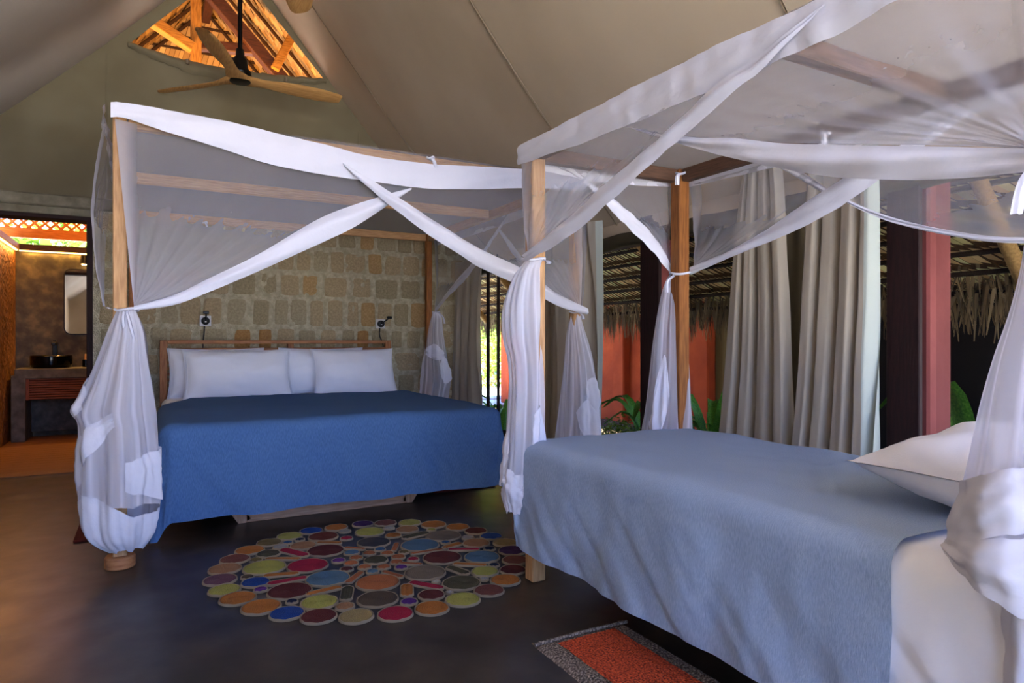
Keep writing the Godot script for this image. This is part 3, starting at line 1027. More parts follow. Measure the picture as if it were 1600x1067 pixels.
# ---------------------------------------------------------------- outside
func outdoors() -> void:
	bx("ground", null, Vector3(2, -0.45, -8), Vector3(90, 0.3, 90), M.ground, 0.01)
	tag(get_node("ground"), "bare earth around the tent outside", "ground", "", "structure")
	var h := thing("neighbour_house", "terracotta red rendered house with dark doorway outside the screens", "house", Vector3(7.2, -0.3, -6))
	bx("red_wall", h, Vector3(7.2, 1.2, -10.15), Vector3(0.3, 3.0, 6.5), M.orangewall, 0.02)
	bx("corner_pilaster", h, Vector3(7.0, 1.2, -8.9), Vector3(0.16, 3.0, 0.3), M.orangewall, 0.02)
	bx("corner_pilaster", h, Vector3(7.0, 1.2, -7.0), Vector3(0.16, 3.0, 0.3), M.orangewall, 0.02)
	bx("olive_wall", h, Vector3(7.25, 1.2, -5.9), Vector3(0.3, 3.0, 2.0), M.olivewall, 0.02)
	bx("dark_interior", h, Vector3(8.6, 1.2, -3.0), Vector3(0.2, 3.0, 5.0), M.darkwall, 0.02)
	bx("side_wall", h, Vector3(7.9, 1.2, -5.3), Vector3(1.3, 3.0, 0.2), M.darkwall, 0.02)
	bx("side_wall", h, Vector3(7.9, 1.2, 1.0), Vector3(1.3, 3.0, 0.3), M.orangewall, 0.02)
	bx("house_roof", h, Vector3(7.3, 3.2, -5.8), Vector3(5.6, 0.2, 15.6), M.thatchslab, 0.02, Basis(Vector3.BACK, deg_to_rad(28.0)))
	var sp := MB.new()
	sp.tube([Vector3(6.6, -0.3, -3.72), Vector3(6.6, 2.7, -3.72)], 0.03, 12)
	obj("steel_post", sp, mk(col("55708a"), 0.4), h)
	for k in 3:
		var pz: float = [-3.88, -1.9, 0.75][k]
		bx("red_pillar", null, Vector3(3.4, 0.85, pz), Vector3(0.2, 2.3, 0.15), M.redpillar, 0.012)
		var o := get_child(get_child_count() - 1)
		tag(o, ["dull red pillar outside the screen behind the far post of the narrow bed", "pinkish red pillar outside the screen beside the long dark post", "red pillar outside the screen nearest the open front of the tent"][k], "pillar", "red pillars under the eaves")
	bx("planting_bed", null, Vector3(5.1, -0.28, -4.5), Vector3(3.7, 0.06, 16.0), M.soil, 0.01)
	tag(get_node("planting_bed"), "dark soil planting bed between the tent and the terracotta house", "planting bed", "", "structure")
	bx("garden_path", null, Vector3(7.6, -0.28, -15.2), Vector3(9, 0.06, 2.2), M.path, 0.01)
	tag(get_node("garden_path"), "pale paved garden path beyond the terracotta house", "path", "", "structure")
	# plants near the screens
	plant(Vector3(3.95, -0.3, -3.82), 17, 0.92, "broad arching green plant beside the far post of the narrow bed")
	plant(Vector3(3.85, -0.3, -1.82), 12, 1.15, "broad arching green plant outside the screen above the pillow")
	plant(Vector3(4.1, -0.3, -4.75), 9, 0.85, "upright green plant before the terracotta wall next to the dark post")
	plant(Vector3(4.25, -0.3, -8.0), 16, 0.62, "leafy green plant outside the gap beside the wide bed")
	bush("flowering_bush", Vector3(4.0, 0.06, -5.1), Vector3(0.35, 0.34, 0.55), 3000, 0.035, 3, "low fine leaved shrub with pale flowers below the terracotta wall", true)
	bush("hedge", Vector3(9.2, 0.5, -18.2), Vector3(2.2, 1.5, 1.2), 5000, 0.09, 4, "sunlit yellow green shrub seen through the gap beside the wide bed", false)
	tree(Vector3(11.6, -0.3, -23), 3.6, 6, "tall sunlit tree beyond the gap beside the wide bed")
	tree(Vector3(-5.5, -0.3, -21), 3.4, 8, "leafy tree behind the bathroom lattice, furthest from the wide bed", 4.75, 0.5)
	tree(Vector3(-1.2, -0.3, -22), 3.4, 9, "leafy tree behind the bathroom lattice, nearest to the wide bed", 4.85, 0.5)


func plant(at: Vector3, n: int, h: float, label: String) -> void:
	var p := thing("leafy_plant", label, "plant", at, "green plants outside the screens")
	for k in n:
		var a := TAU * k / n + rng.randf_range(-0.3, 0.3)
		var d := Vector3(cos(a), 0, sin(a))
		var L := h * rng.randf_range(0.75, 1.15)
		var out := rng.randf_range(0.25, 0.5)
		var cv := along([at, at + d * out * 0.3 + Vector3(0, L * 0.6, 0), at + d * out * 0.8 + Vector3(0, L * 0.95, 0), at + d * out * 1.5 + Vector3(0, L * 0.8, 0)], 16)
		var side := d.cross(Vector3.UP)
		var rows := []
		for i in 16:
			var t := i / 15.0
			var w := 0.012 + 0.04 * pow(sin(PI * clampf(t * 1.02 - 0.02, 0, 1)), 0.8) * smoothstep(0.15, 0.6, t)
			var row := PackedVector3Array()
			for q in 5:
				var u := q / 2.0 - 1.0
				row.append(cv[i] + side * u * w + Vector3(0, absf(u) * w * 0.45 + 0.004 * sin(i * 2.0 + q), 0))
			rows.append(row)
		var m := MB.new()
		m.grid(rows)
		obj("leaf", m, M.leaf, p)


func leaf_cloud(ctr: Vector3, rad: Vector3, n: int, size: float, sd: int, flowers := false) -> MultiMeshInstance3D:
	var g := RandomNumberGenerator.new()
	g.seed = sd
	var m := MB.new()
	m.face([Vector3(0, 0, 0), Vector3(0.35, 0.06, 0.5), Vector3(0, 0, 1), Vector3(-0.35, 0.06, 0.5)], Vector3.UP)
	var mm := MultiMesh.new()
	mm.transform_format = MultiMesh.TRANSFORM_3D
	mm.use_colors = true
	mm.mesh = m.mesh()
	mm.instance_count = n
	for k in n:
		var d := Vector3(g.randfn(), g.randfn(), g.randfn()).normalized()
		var r := pow(g.randf(), 0.35) * (0.8 + 0.4 * fn.get_noise_3dv(d * 40.0))
		var p := ctr + d * rad * r
		var b := Basis.from_euler(Vector3(g.randf_range(-1.2, 1.2), g.randf() * TAU, g.randf_range(-1, 1))).scaled(Vector3.ONE * size * g.randf_range(0.6, 1.4))
		mm.set_instance_transform(k, Transform3D(b, p))
		var c := Color(0.12, 0.26, 0.03).lerp(Color(0.38, 0.5, 0.08), g.randf())
		if flowers and g.randf() < 0.12:
			c = Color(0.7, 0.68, 0.6)
		mm.set_instance_color(k, c)
	var o := MultiMeshInstance3D.new()
	o.multimesh = mm
	o.material_override = M.foliage
	o.set_meta("kind", "stuff")
	return o


func bush(called: String, at: Vector3, rad: Vector3, n: int, size: float, sd: int, label: String, flowers: bool) -> void:
	var p := thing(called, label, "shrub", Vector3(at.x, -0.3, at.z))
	var o := leaf_cloud(at, rad, n, size, sd, flowers)
	o.name = "foliage"
	p.add_child(o)
	o.position = -p.position
	for k in 5:
		var d := Vector3(cos(k * 1.3), 0, sin(k * 1.3))
		var m := MB.new()
		m.tube([p.position, at + d * rad * 0.5], [0.02, 0.008], 6)
		obj("stem", m, M.pole, p)


func tree(at: Vector3, r: float, sd: int, label: String, top := 7.2, tall := 1.05) -> void:
	var p := thing("tree", label, "tree", at, "trees beyond the tent")
	var m := MB.new()
	m.tube([at, at + Vector3(0.1, 1.8, 0), at + Vector3(0, 2.8, 0.2), at + Vector3(0.2, top * 0.85, 0)], [0.2, 0.15, 0.12, 0.05], 10)
	obj("trunk", m, M.timbery, p)
	var o := leaf_cloud(at + Vector3(0, top - r * tall, 0), Vector3(r, r * tall, r), 7000, 0.26, sd)
	o.name = "crown"
	p.add_child(o)
	o.position = -p.position


# ---------------------------------------------------------------- wide bed and its canopy
func frame_post(parent: Node, x: float, z: float, y0: float, h: float, w: float, m: Material) -> void:
	bx("post", parent, Vector3(x, (y0 + h) / 2.0, z), Vector3(w, h - y0, w), m, 0.005)


func big_canopy() -> void:
	var x0 := -0.13
	var x1 := 2.54
	var z0 := -3.74
	var z1 := -6.44
	var h := 2.21
	var f := thing("four_poster_canopy", "blond wooden four post canopy frame standing around the wide blue bed", "canopy frame", Vector3((x0 + x1) / 2.0, 0, (z0 + z1) / 2.0))
	for p in [[x0, z0], [x1, z0], [x0, z1], [x1, z1]]:
		frame_post(f, p[0], p[1], 0.0, h, 0.06, M.blondy if p[1] == z0 else M.honeyy)
		var s := MB.new()
		s.lathe(Vector3(p[0], 0.0, p[1]), [Vector2(0.0, 0.0), Vector2(0.062, 0.0), Vector2(0.067, 0.006), Vector2(0.067, 0.05), Vector2(0.06, 0.06), Vector2(0.0, 0.06)], 28)
		obj("round_foot", s, M.tealx if M.has("tealx") else M.teakx, f)
	for z in [z0, (z0 + z1) / 2.0 + 0.1, z1]:
		bx("cross_beam", f, Vector3((x0 + x1) / 2.0, h - 0.035, z), Vector3(x1 - x0 - 0.07, 0.07, 0.045), M.blondx, 0.004)
	for x in [x0, x1]:
		bx("side_beam", f, Vector3(x, h - 0.035, (z0 + z1) / 2.0), Vector3(0.045, 0.07, z0 - z1 - 0.07), M.blondz, 0.004)
	var n := thing("mosquito_net", "white mosquito net draped and tied back around the wide blue bed", "mosquito net", Vector3((x0 + x1) / 2.0, 0, (z0 + z1) / 2.0))
	var V2 := func(a: Array) -> Array:
		var o := []
		for k in a.size() / 2:
			o.append(Vector2(a[k * 2], a[k * 2 + 1]))
		return o
	# roof sheet sagging a little between the beams
	roof_sheet(n, x0 - 0.02, x1 + 0.02, z1 - 0.02, z0 + 0.02, h + 0.008, 0.05)
	# front
	var zf := z0 + 0.07
	var out := Vector3(0, 0, 1)
	var tp: Array = V2.call([-0.165, 2.235, -0.13, 2.24, 0.13, 2.235, 0.38, 2.22, 0.84, 2.175, 1.07, 2.15, 1.43, 2.15, 2.09, 2.2, 2.47, 2.21, 2.57, 2.21])
	var bt: Array = V2.call([-0.165, 2.16, -0.10, 2.165, 0.10, 2.12, 0.32, 2.08, 0.56, 2.03, 0.84, 2.01, 1.36, 2.00, 1.64, 2.02, 2.21, 2.09, 2.57, 2.11])
	obj("top_band", ribbon(side_curve("z", zf + 0.02, tp, 110), side_curve("z", zf + 0.025, bt, 110), out, 0.012, 0.008, 3), M.cotton, n)
	net_strip(n, side_curve("z", z0 + 0.03, V2.call([-0.15, 2.222, 1.2, 2.222, 2.56, 2.222]), 60), side_curve("z", zf + 0.02, tp, 60))
	var lu: Array = V2.call([1.34, 2.00, 1.18, 1.94, 0.84, 1.79, 0.50, 1.56, 0.26, 1.42, 0.10, 1.33, -0.07, 1.27])
	var ll: Array = V2.call([1.34, 1.99, 1.18, 1.87, 1.00, 1.74, 0.84, 1.65, 0.50, 1.47, 0.26, 1.35, 0.10, 1.28, -0.07, 1.25])
	var ru: Array = V2.call([0.92, 2.08, 1.11, 1.99, 1.36, 1.86, 1.70, 1.69, 1.85, 1.63, 2.10, 1.54, 2.30, 1.42, 2.55, 1.32])
	var rl: Array = V2.call([0.93, 2.07, 1.01, 2.00, 1.18, 1.88, 1.41, 1.73, 1.64, 1.61, 1.76, 1.55, 2.06, 1.44, 2.32, 1.33, 2.55, 1.28])
	net_panel(n, "z", zf - 0.02, out, -0.15, 2.17, lu, 0.03, 9.0, 0.31)
	net_panel(n, "z", zf - 0.02, out, 2.56, 2.12, ru, 0.02, 8.0, 0.26)
	hem(n, "z", zf + 0.005, out, lu, ll)
	hem(n, "z", zf + 0.06, out, ru, rl)
	# far side, seen through the front
	var xr := x1 + 0.065
	out = Vector3(1, 0, 0)
	var bp: Array = V2.call([-4.78, 2.17, -5.06, 2.03, -5.53, 1.82, -6.02, 1.63, -6.42, 1.43])
	var bpl: Array = V2.call([-4.80, 2.15, -5.10, 1.97, -5.53, 1.74, -6.02, 1.56, -6.42, 1.40])
	var fp: Array = V2.call([-5.02, 2.08, -4.81, 1.93, -4.58, 1.75, -4.21, 1.53, -3.78, 1.31])
	var fpl: Array = V2.call([-5.02, 2.06, -4.83, 1.87, -4.58, 1.68, -4.21, 1.45, -3.78, 1.28])
	net_panel(n, "x", xr, out, z1 - 0.01, 2.16, bp, 0.02, 5.0, 0.22)
	net_panel(n, "x", xr + 0.02, out, z0 + 0.01, 2.16, fp, 0.02, 6.0, 0.2)
	hem(n, "x", xr, -out, bp, bpl, 0.015)
	hem(n, "x", xr + 0.02, -out, fp, fpl, 0.015)
	# near side, edge on to the doorway
	var xl := x0 - 0.065
	net_panel(n, "x", xl, Vector3(-1, 0, 0), z0 + 0.02, 2.16, V2.call([-5.0, 2.15, -4.7, 1.95, -4.3, 1.65, -3.95, 1.42, -3.73, 1.27]), 0.05, 6.0, 0.3)
	obj("top_band", ribbon(side_curve("x", xl, [Vector2(z0 + 0.03, 2.24), Vector2(-5.1, 2.2), Vector2(z1, 2.22)], 50), side_curve("x", xl, [Vector2(z0 + 0.03, 2.16), Vector2(-5.1, 2.05), Vector2(z1, 2.09)], 50), Vector3(-1, 0, 0), 0.01, 0.015, 8), M.cotton, n)
	obj("top_band", ribbon(side_curve("x", xr, [Vector2(z0 + 0.03, 2.2), Vector2(-5.1, 2.2), Vector2(z1, 2.2)], 50), side_curve("x", xr, [Vector2(z0 + 0.03, 2.12), Vector2(-5.1, 2.08), Vector2(z1, 2.1)], 50), Vector3(1, 0, 0), 0.01, 0.015, 9), M.net_band if M.has("net_band") else M.cotton, n)
	var B1 := [[1.251, -0.101, -3.705, 0.043], [1.213, -0.101, -3.705, 0.056], [1.142, -0.104, -3.707, 0.078], [1.018, -0.117, -3.714, 0.106], [0.893, -0.131, -3.722, 0.140], [0.769, -0.147, -3.731, 0.172], [0.691, -0.136, -3.725, 0.168], [0.583, -0.131, -3.722, 0.172], [0.458, -0.129, -3.721, 0.178], [0.303, -0.128, -3.720, 0.176], [0.210, -0.129, -3.721, 0.165], [0.148, -0.123, -3.717, 0.137], [0.098, -0.106, -3.708, 0.081]]
	bundle(n, B1, 0.74, 9.0, 0.07, 0.6, [[2.4, 3.6, 0.3, 0.47, 0.02, 0.0], [3.4, 1.2, 0.6, 0.8, 0.0, 0.0, 0.42, 0.49], [1.0, -0.3, 0.62, 0.7, 0.0, 0.0, 0.58, 0.74]], 0.7)
	var B2 := [[1.290, 2.543, -3.737, 0.031], [1.159, 2.547, -3.735, 0.061], [0.984, 2.561, -3.728, 0.094], [0.809, 2.566, -3.725, 0.118], [0.635, 2.566, -3.725, 0.135], [0.460, 2.563, -3.727, 0.15], [0.285, 2.559, -3.729, 0.16], [0.110, 2.555, -3.731, 0.15]]
	bundle(n, B2, 0.9, 8.0, 0.08, 2.1, [[1.2, 0.1, 0.36, 0.55, 0.06, 0.15], [1.8, 0.5, 0.5, 0.75, 0.0, -0.2]], 0.6)
	var B3 := [[1.404, 2.612, -6.414, 0.033], [1.337, 2.612, -6.414, 0.060], [1.190, 2.603, -6.419, 0.083], [0.923, 2.606, -6.418, 0.120], [0.723, 2.615, -6.413, 0.145], [0.522, 2.597, -6.422, 0.14], [0.121, 2.577, -6.434, 0.127]]
	bundle(n, B3, 0.95, 7.0, 0.08, 3.7, [[2.3, 0.6, 0.4, 0.5, 0.02, 0.0], [1.1, 0.0, 0.46, 0.7, 0.04, 0.1], [3.1, 2.6, 0.42, 0.85, 0.0, 0.0]], 0.45)
	var B4 := [[1.3, -0.12, -6.43, 0.04], [1.1, -0.12, -6.43, 0.09], [0.6, -0.12, -6.43, 0.13], [0.15, -0.12, -6.43, 0.12]]
	bundle(n, B4, 0.85, 8.0, 0.08, 5.0, [], 0.5)
	tie(n, Vector3(-0.101, 1.255, -3.705), 0.05, [[-CF + CR * 0.6, Vector3(0.03, -0.16, 0)], [-CF + CR * 0.3, Vector3(0.0, -0.1, 0)], [-CR - CF * 0.3, Vector3(-0.03, 0.01, 0)]])
	tie(n, Vector3(2.543, 1.3, -3.737), 0.04, [[CR * 0.5 - CF, Vector3(0.03, -0.05, 0)]])
	tie(n, Vector3(2.612, 1.405, -6.414), 0.04, [[CR - CF, Vector3(0.05, -0.12, 0)]])
	for t in [[1.46, 2.19, zf], [1.43, 2.15, z1 + 0.03], [0.42, 2.15, z1 + 0.03]]:
		tie(n, Vector3(t[0], t[1], t[2]), 0.02, [[Vector3(0.1, 0, 0.4), Vector3(0.02, -0.06, 0)]])


func net_strip(parent: Node, up: Array, lo: Array) -> void:
	var rows := []
	var cols := []
	for i in up.size():
		var row := PackedVector3Array()
		var cr := PackedColorArray()
		for k in 5:
			row.append(up[i].lerp(lo[i], k / 4.0))
			cr.append(Color(1, 1, 1, 0.3))
		rows.append(row)
		cols.append(cr)
	var m := MB.new()
	m.grid(rows, false, false, cols)
	obj("net_strip", m, M.net, parent)


func roof_sheet(parent: Node, x0: float, x1: float, z0: float, z1: float, y: float, sag: float) -> void:
	var rows := []
	var cols := []
	for i in 31:
		var row := PackedVector3Array()
		var cr := PackedColorArray()
		for j in 31:
			var u := j / 30.0
			var v := i / 30.0
			var mid := absf(v - 0.5) * 2.0
			row.append(Vector3(lerpf(x0, x1, u), y - sag * sin(PI * u) * sin(PI * mid) * 0.6 + 0.008 * fn.get_noise_2d(i * 12.0, j * 12.0) * sin(PI * u), lerpf(z0, z1, v)))
			cr.append(Color(1, 1, 1, 0.42))
		rows.append(row)
		cols.append(cr)
	var m := MB.new()
	m.grid(rows, false, false, cols)
	obj("net_roof", m, M.net, parent)


# A cover lying on a mattress and hanging over its edges. s = +1: foot towards +z.
func cover(xl: float, xr: float, zh: float, zf: float, y: float, dl: Vector2, dr: Vector2, df: float, s: float, wave: float, flare: float, sd: float, foot := true, corner_lift := 0.04) -> MB:
	var na := 150
	var nb := 130
	var R := 0.07
	var rows := []
	var L := absf(zf - zh)
	for i in nb + 1:
		var row := PackedVector3Array()
		var bt := i / float(nb)
		var b: float = bt * (L + (df if foot else 0.0))
		var oz := maxf(b - L, 0.0)
		var q := clampf(b / L, 0.0, 1.0)
		for j in na + 1:
			var at := j / float(na)
			var a := 0.0
			var dL := lerpf(dl.x, dl.y, q if dl.x < 0.0 else smoothstep(0.0, 1.0, q))
			var dR := lerpf(dr.x, dr.y, smoothstep(0.0, 1.0, q))
			var W := xr - xl
			a = lerpf(-dL, W + dR, at)
			var ox := minf(a, 0.0) + maxf(a - W, 0.0)
			var r := Vector2(ox, oz).length()
			var bx_ := clampf(xl + a, xl + R, xr - R)
			var bz_ := minf(b, L - R) if foot else b
			# inside the rounded border the cover starts to bend
			var e := Vector2(xl + a - bx_, b - bz_)
			var rr := e.length()
			var dir := e / rr if rr > 1e-5 else Vector2.ZERO
			var arc := R * PI / 2.0
			var hor := 0.0
			var down := 0.0
			var corner := 0.0
			if absf(ox) > 0.0 and oz > 0.0:
				corner = minf(absf(ox), oz) / maxf(absf(ox), oz)
			if rr < arc:
				hor = R * sin(rr / R)
				down = R * (1.0 - cos(rr / R))
			else:
				hor = R + (rr - arc) * (flare + 0.12 * corner * (1.0 - 2.0 * corner_lift))
				down = R + (rr - arc) * (1.0 - corner_lift * corner)
			var along_s := (bz_ * s + zh) * 1.0 + bx_ * 1.3 + atan2(e.y, e.x) * 0.4
			var k := clampf((rr - 0.03) / 0.45, 0.0, 1.0)
			hor += wave * k * (sin(along_s * 7.0 + sd + down * 2.0) * 0.5 + fn.get_noise_2d(along_s * 70.0 + sd * 100.0, down * 30.0) * 1.2 + fn.get_noise_2d(along_s * 110.0 - down * 120.0, sd * 60.0) * 0.7)
			var px := bx_ + dir.x * hor
			var pz := bz_ + dir.y * hor
			var py := y - down
			py += (0.010 * fn.get_noise_2d(px * 40.0, pz * 40.0 + sd * 30.0) + 0.004 * fn.get_noise_2d(px * 130.0, pz * 90.0 + sd * 30.0)) * (1.0 - k)
			row.append(Vector3(px, maxf(py, 0.012 + 0.01 * r), zh + s * pz))
		rows.append(row)
	var m := MB.new()
	m.grid(rows, false, s < 0.0)
	return m


func pillow(ctr: Vector3, size: Vector3, bas: Basis, sd: float, flange := 0.0) -> MB:
	var m := MB.new()
	for side in [1.0, -1.0]:
		var rows := []
		for i in 37:
			var row := PackedVector3Array()
			for j in 45:
				var u := sin((j / 44.0 - 0.5) * PI)
				var v := sin((i / 36.0 - 0.5) * PI)
				var pin := 1.0 - 0.07 * (1.0 - u * u) * v * v
				var pin2 := 1.0 - 0.06 * (1.0 - v * v) * u * u
				var fu := clampf(absf(u) * (1.0 + flange), 0.0, 1.0)
				var fv := clampf(absf(v) * (1.0 + flange), 0.0, 1.0)
				var t := pow(maxf(0.0, 1.0 - pow(fu, 2.6)), 0.55) * pow(maxf(0.0, 1.0 - pow(fv, 2.6)), 0.55)
				var wr := 0.02 * fn.get_noise_3d(u * 45.0 + sd * 70.0, v * 45.0, side * 20.0) * (0.4 + t) + 0.010 * fn.get_noise_2d(atan2(v, u) * 60.0 + sd * 50.0, (u * u + v * v) * 10.0) * (u * u + v * v) * 0.7
				row.append(ctr + bas * Vector3(u * size.x / 2.0 * pin2, v * size.y / 2.0 * pin, side * (t * size.z / 2.0 + wr * (1.0 if t > 0.02 else 0.0))))
			rows.append(row)
		m.grid(rows, false, side > 0.0)
	return m


func big_bed() -> void:
	var b := thing("bed", "wide wooden bed with slatted headboard and trapezoid leg frame before the stone wall", "bed", Vector3(1.1, 0, -5.3))
	# headboard
	var z := -6.47
	var hx0 := 0.07
	var hx1 := 2.14
	bx("headboard_post", b, Vector3(hx0 + 0.03, 0.555, z), Vector3(0.06, 1.11, 0.05), M.teaky)
	bx("headboard_post", b, Vector3(hx1 - 0.03, 0.555, z), Vector3(0.06, 1.11, 0.05), M.teaky)
	bx("top_rail", b, Vector3((hx0 + hx1) / 2.0, 1.095, z), Vector3(hx1 - hx0 - 0.12, 0.032, 0.05), M.teakx)
	bx("second_rail", b, Vector3((hx0 + hx1) / 2.0, 1.022, z), Vector3(hx1 - hx0 - 0.12, 0.04, 0.045), M.teakx)
	bx("centre_stile", b, Vector3(1.16, 0.72, z), Vector3(0.055, 0.72, 0.045), M.teaky)
	for k in 11:
		for h in [[hx0 + 0.06, 1.1325], [1.1875, hx1 - 0.06]]:
			bx("headboard_slat", b, Vector3((h[0] + h[1]) / 2.0, 0.965 - k * 0.05, z), Vector3(h[1] - h[0], 0.026, 0.03), M.teakx, 0.003)
	# side rails and slatted deck
	for x in [0.14, 2.06]:
		bx("side_rail", b, Vector3(x, 0.26, -5.27), Vector3(0.04, 0.14, 2.36), M.teakz)
	bx("foot_rail", b, Vector3(1.1, 0.26, -4.15), Vector3(1.88, 0.14, 0.04), M.teakx)
	bx("bed_deck", b, Vector3(1.1, 0.335, -5.3), Vector3(1.95, 0.03, 2.3), M.teakx)
	for zz in [-4.33, -6.1]:
		beam("floor_bar", b, Vector3(0.51, 0.036, zz), Vector3(1.53, 0.036, zz), 0.09, 0.072, M.legwx)
		beam("slanted_leg", b, Vector3(0.51, 0.0, zz), Vector3(0.3, 0.32, zz), 0.09, 0.075, M.legwy)
		beam("slanted_leg", b, Vector3(1.53, 0.0, zz), Vector3(1.74, 0.32, zz), 0.09, 0.075, M.legwy)
	# mattress under a fitted sheet
	var m := cover(0.08, 2.13, -6.4, -4.13, 0.615, Vector2(0.27, 0.27), Vector2(0.27, 0.27), 0.25, 1.0, 0.004, 0.0, 9.0)
	var mt := thing("mattress", "white sheeted mattress of the wide bed, showing round the edge of the blue bedspread", "mattress", Vector3(1.1, 0.35, -5.3))
	obj("fitted_sheet", m, M.sheet, mt)
	bx("mattress_core", mt, Vector3(1.105, 0.475, -5.27), Vector3(1.93, 0.24, 2.2), M.sheet, 0.04)
	m = cover(0.035, 2.175, -5.98, -4.08, 0.638, Vector2(-0.25, 0.52), Vector2(0.3, 0.5), 0.5, 1.0, 0.03, 0.06, 1.0)
	tag(obj("bedspread", m, M.blue), "deep blue woven bedspread hanging over the foot of the wide bed", "bedspread")
	# pillows against the headboard
	var defs := [
		[Vector3(0.52, 0.825, -6.37), Vector3(0.8, 0.45, 0.2), -14.0, "white pillow leaning on the headboard behind the left front pillow"],
		[Vector3(1.44, 0.825, -6.37), Vector3(0.8, 0.45, 0.2), -14.0, "white pillow leaning on the headboard behind the right front pillow"],
		[Vector3(0.68, 0.815, -6.2), Vector3(0.9, 0.47, 0.21), -22.0, "front white pillow on the left of the wide bed, nearest the tied net"],
		[Vector3(1.70, 0.815, -6.2), Vector3(0.8, 0.47, 0.21), -22.0, "front white pillow on the right of the wide bed, below the lamp by the curtain"]]
	for k in 4:
		var d: Array = defs[k]
		var p := pillow(d[0], d[1], Basis(Vector3.RIGHT, deg_to_rad(d[2])), 1.0 + k, 0.06)
		tag(obj("pillow", p, M.sheet), d[3], "pillow", "white pillows on the wide bed")


# ---------------------------------------------------------------- narrow bed
func small_bed() -> void:
	var x0 := 1.56
	var x1 := 2.447
	var z0 := -2.62
	var z1 := -0.6
	var h := 2.0
	var b := thing("canopy_bed", "narrow wooden four poster bed by the screened side of the room", "bed", Vector3((x0 + x1) / 2.0, 0, (z0 + z1) / 2.0))
	for p in [[x0, z0], [x1, z0], [x0, z1], [x1, z1]]:
		frame_post(b, p[0], p[1], 0.0, h, 0.07, M.honeyy if p[0] == x1 else M.blondy)
	for z in [z0, -1.3, z1]:
		bx("cross_beam", b, Vector3((x0 + x1) / 2.0, h - 0.035, z), Vector3(x1 - x0 - 0.08, 0.065, 0.05), M.beamwx)
	for x in [x0, x1]:
		bx("side_beam", b, Vector3(x, h - 0.035, (z0 + z1) / 2.0), Vector3(0.05, 0.065, z1 - z0 - 0.08), M.beamwz)
		bx("side_rail", b, Vector3(x, 0.26, (z0 + z1) / 2.0), Vector3(0.04, 0.14, z1 - z0 - 0.08), M.teakz)
	for z in [z0, z1]:
		bx("end_rail", b, Vector3((x0 + x1) / 2.0, 0.26, z), Vector3(x1 - x0 - 0.08, 0.14, 0.04), M.teakx)
	bx("bed_deck", b, Vector3((x0 + x1) / 2.0, 0.31, (z0 + z1) / 2.0), Vector3(x1 - x0 - 0.06, 0.03, z1 - z0 - 0.08), M.teakz)
	var mt := thing("mattress", "white mattress of the narrow bed below its hanging sheet", "mattress", Vector3(2.0, 0.33, -1.6))
	bx("mattress_core", mt, Vector3(2.0, 0.475, -1.6), Vector3(0.93, 0.28, 1.96), M.sheet, 0.05)
	var m := cover(1.5, 2.52, -0.64, -1.0, 0.628, Vector2(0.6, 0.6), Vector2(0.4, 0.4), 0.0, -1.0, 0.035, 0.04, 4.0, false)
	tag(obj("bed_sheet", m, M.sheet), "white top sheet hanging over the side of the narrow bed below the pillow", "sheet")
	m = cover(1.475, 2.53, -0.9, -2.69, 0.648, Vector2(0.45, 0.45), Vector2(0.4, 0.4), 0.43, -1.0, 0.026, 0.03, 2.0, true, 0.45)
	tag(obj("bedspread", m, M.pale), "pale blue grey woven bedspread covering the narrow bed", "bedspread")
	var bas := Basis(Vector3.UP, deg_to_rad(-8.0)) * Basis(Vector3.RIGHT, deg_to_rad(-90.0))
	var p := pillow(Vector3(2.08, 0.755, -0.86), Vector3(0.72, 0.62, 0.24), bas, 6.0, 0.03)
	tag(obj("pillow", p, M.sheet), "single plump white pillow lying on the narrow bed", "pillow")
	# net
	var n := thing("mosquito_net", "white mosquito net draped and tied back around the narrow four poster bed", "mosquito net", Vector3((x0 + x1) / 2.0, 0, (z0 + z1) / 2.0))
	var V2 := func(a: Array) -> Array:
		var o := []
		for k in a.size() / 2:
			o.append(Vector2(a[k * 2], a[k * 2 + 1]))
		return o
	roof_sheet(n, x0 - 0.02, x1 + 0.02, z0 - 0.02, z1 + 0.02, h + 0.006, 0.03)
	var xn := x0 - 0.06
	var out := Vector3(-1, 0, 0)
	obj("top_band", ribbon(side_curve("x", xn - 0.012, V2.call([-2.66, 2.0, -2.58, 2.0, -2.0, 1.995, -1.55, 1.99, -1.28, 1.98, -1.06, 1.97, -0.6, 1.98]), 100), side_curve("x", xn - 0.012, V2.call([-2.66, 1.915, -2.58, 1.91, -2.13, 1.88, -1.86, 1.87, -1.46, 1.86, -1.07, 1.86, -0.89, 1.875, -0.6, 1.89]), 100), out, 0.008, 0.007, 5), M.cotton, n)
	var au: Array = V2.call([-1.07, 1.945, -1.27, 1.89, -1.45, 1.86, -1.56, 1.82, -1.75, 1.75, -2.00, 1.67, -2.32, 1.57, -2.58, 1.49])
	var al: Array = V2.call([-1.07, 1.94, -1.24, 1.86, -1.34, 1.83, -1.56, 1.75, -1.75, 1.68, -1.98, 1.60, -2.25, 1.51, -2.56, 1.46])
	var bu: Array = V2.call([-1.90, 1.88, -1.59, 1.76, -1.39, 1.70, -1.22, 1.64, -1.01, 1.58, -0.79, 1.52, -0.62, 1.47])
	var bl: Array = V2.call([-1.90, 1.88, -1.59, 1.73, -1.39, 1.64, -1.14, 1.54, -0.98, 1.49, -0.79, 1.45, -0.62, 1.43])
	net_panel(n, "x", xn, out, z0 - 0.02, 1.92, au, 0.01, 7.0, 0.33)
	net_panel(n, "x", xn, out, z1, 1.9, bu, 0.01, 6.0, 0.33)
	hem(n, "x", xn - 0.025, out, au, al, 0.02)
	hem(n, "x", xn + 0.01, out, bu, bl, 0.02)
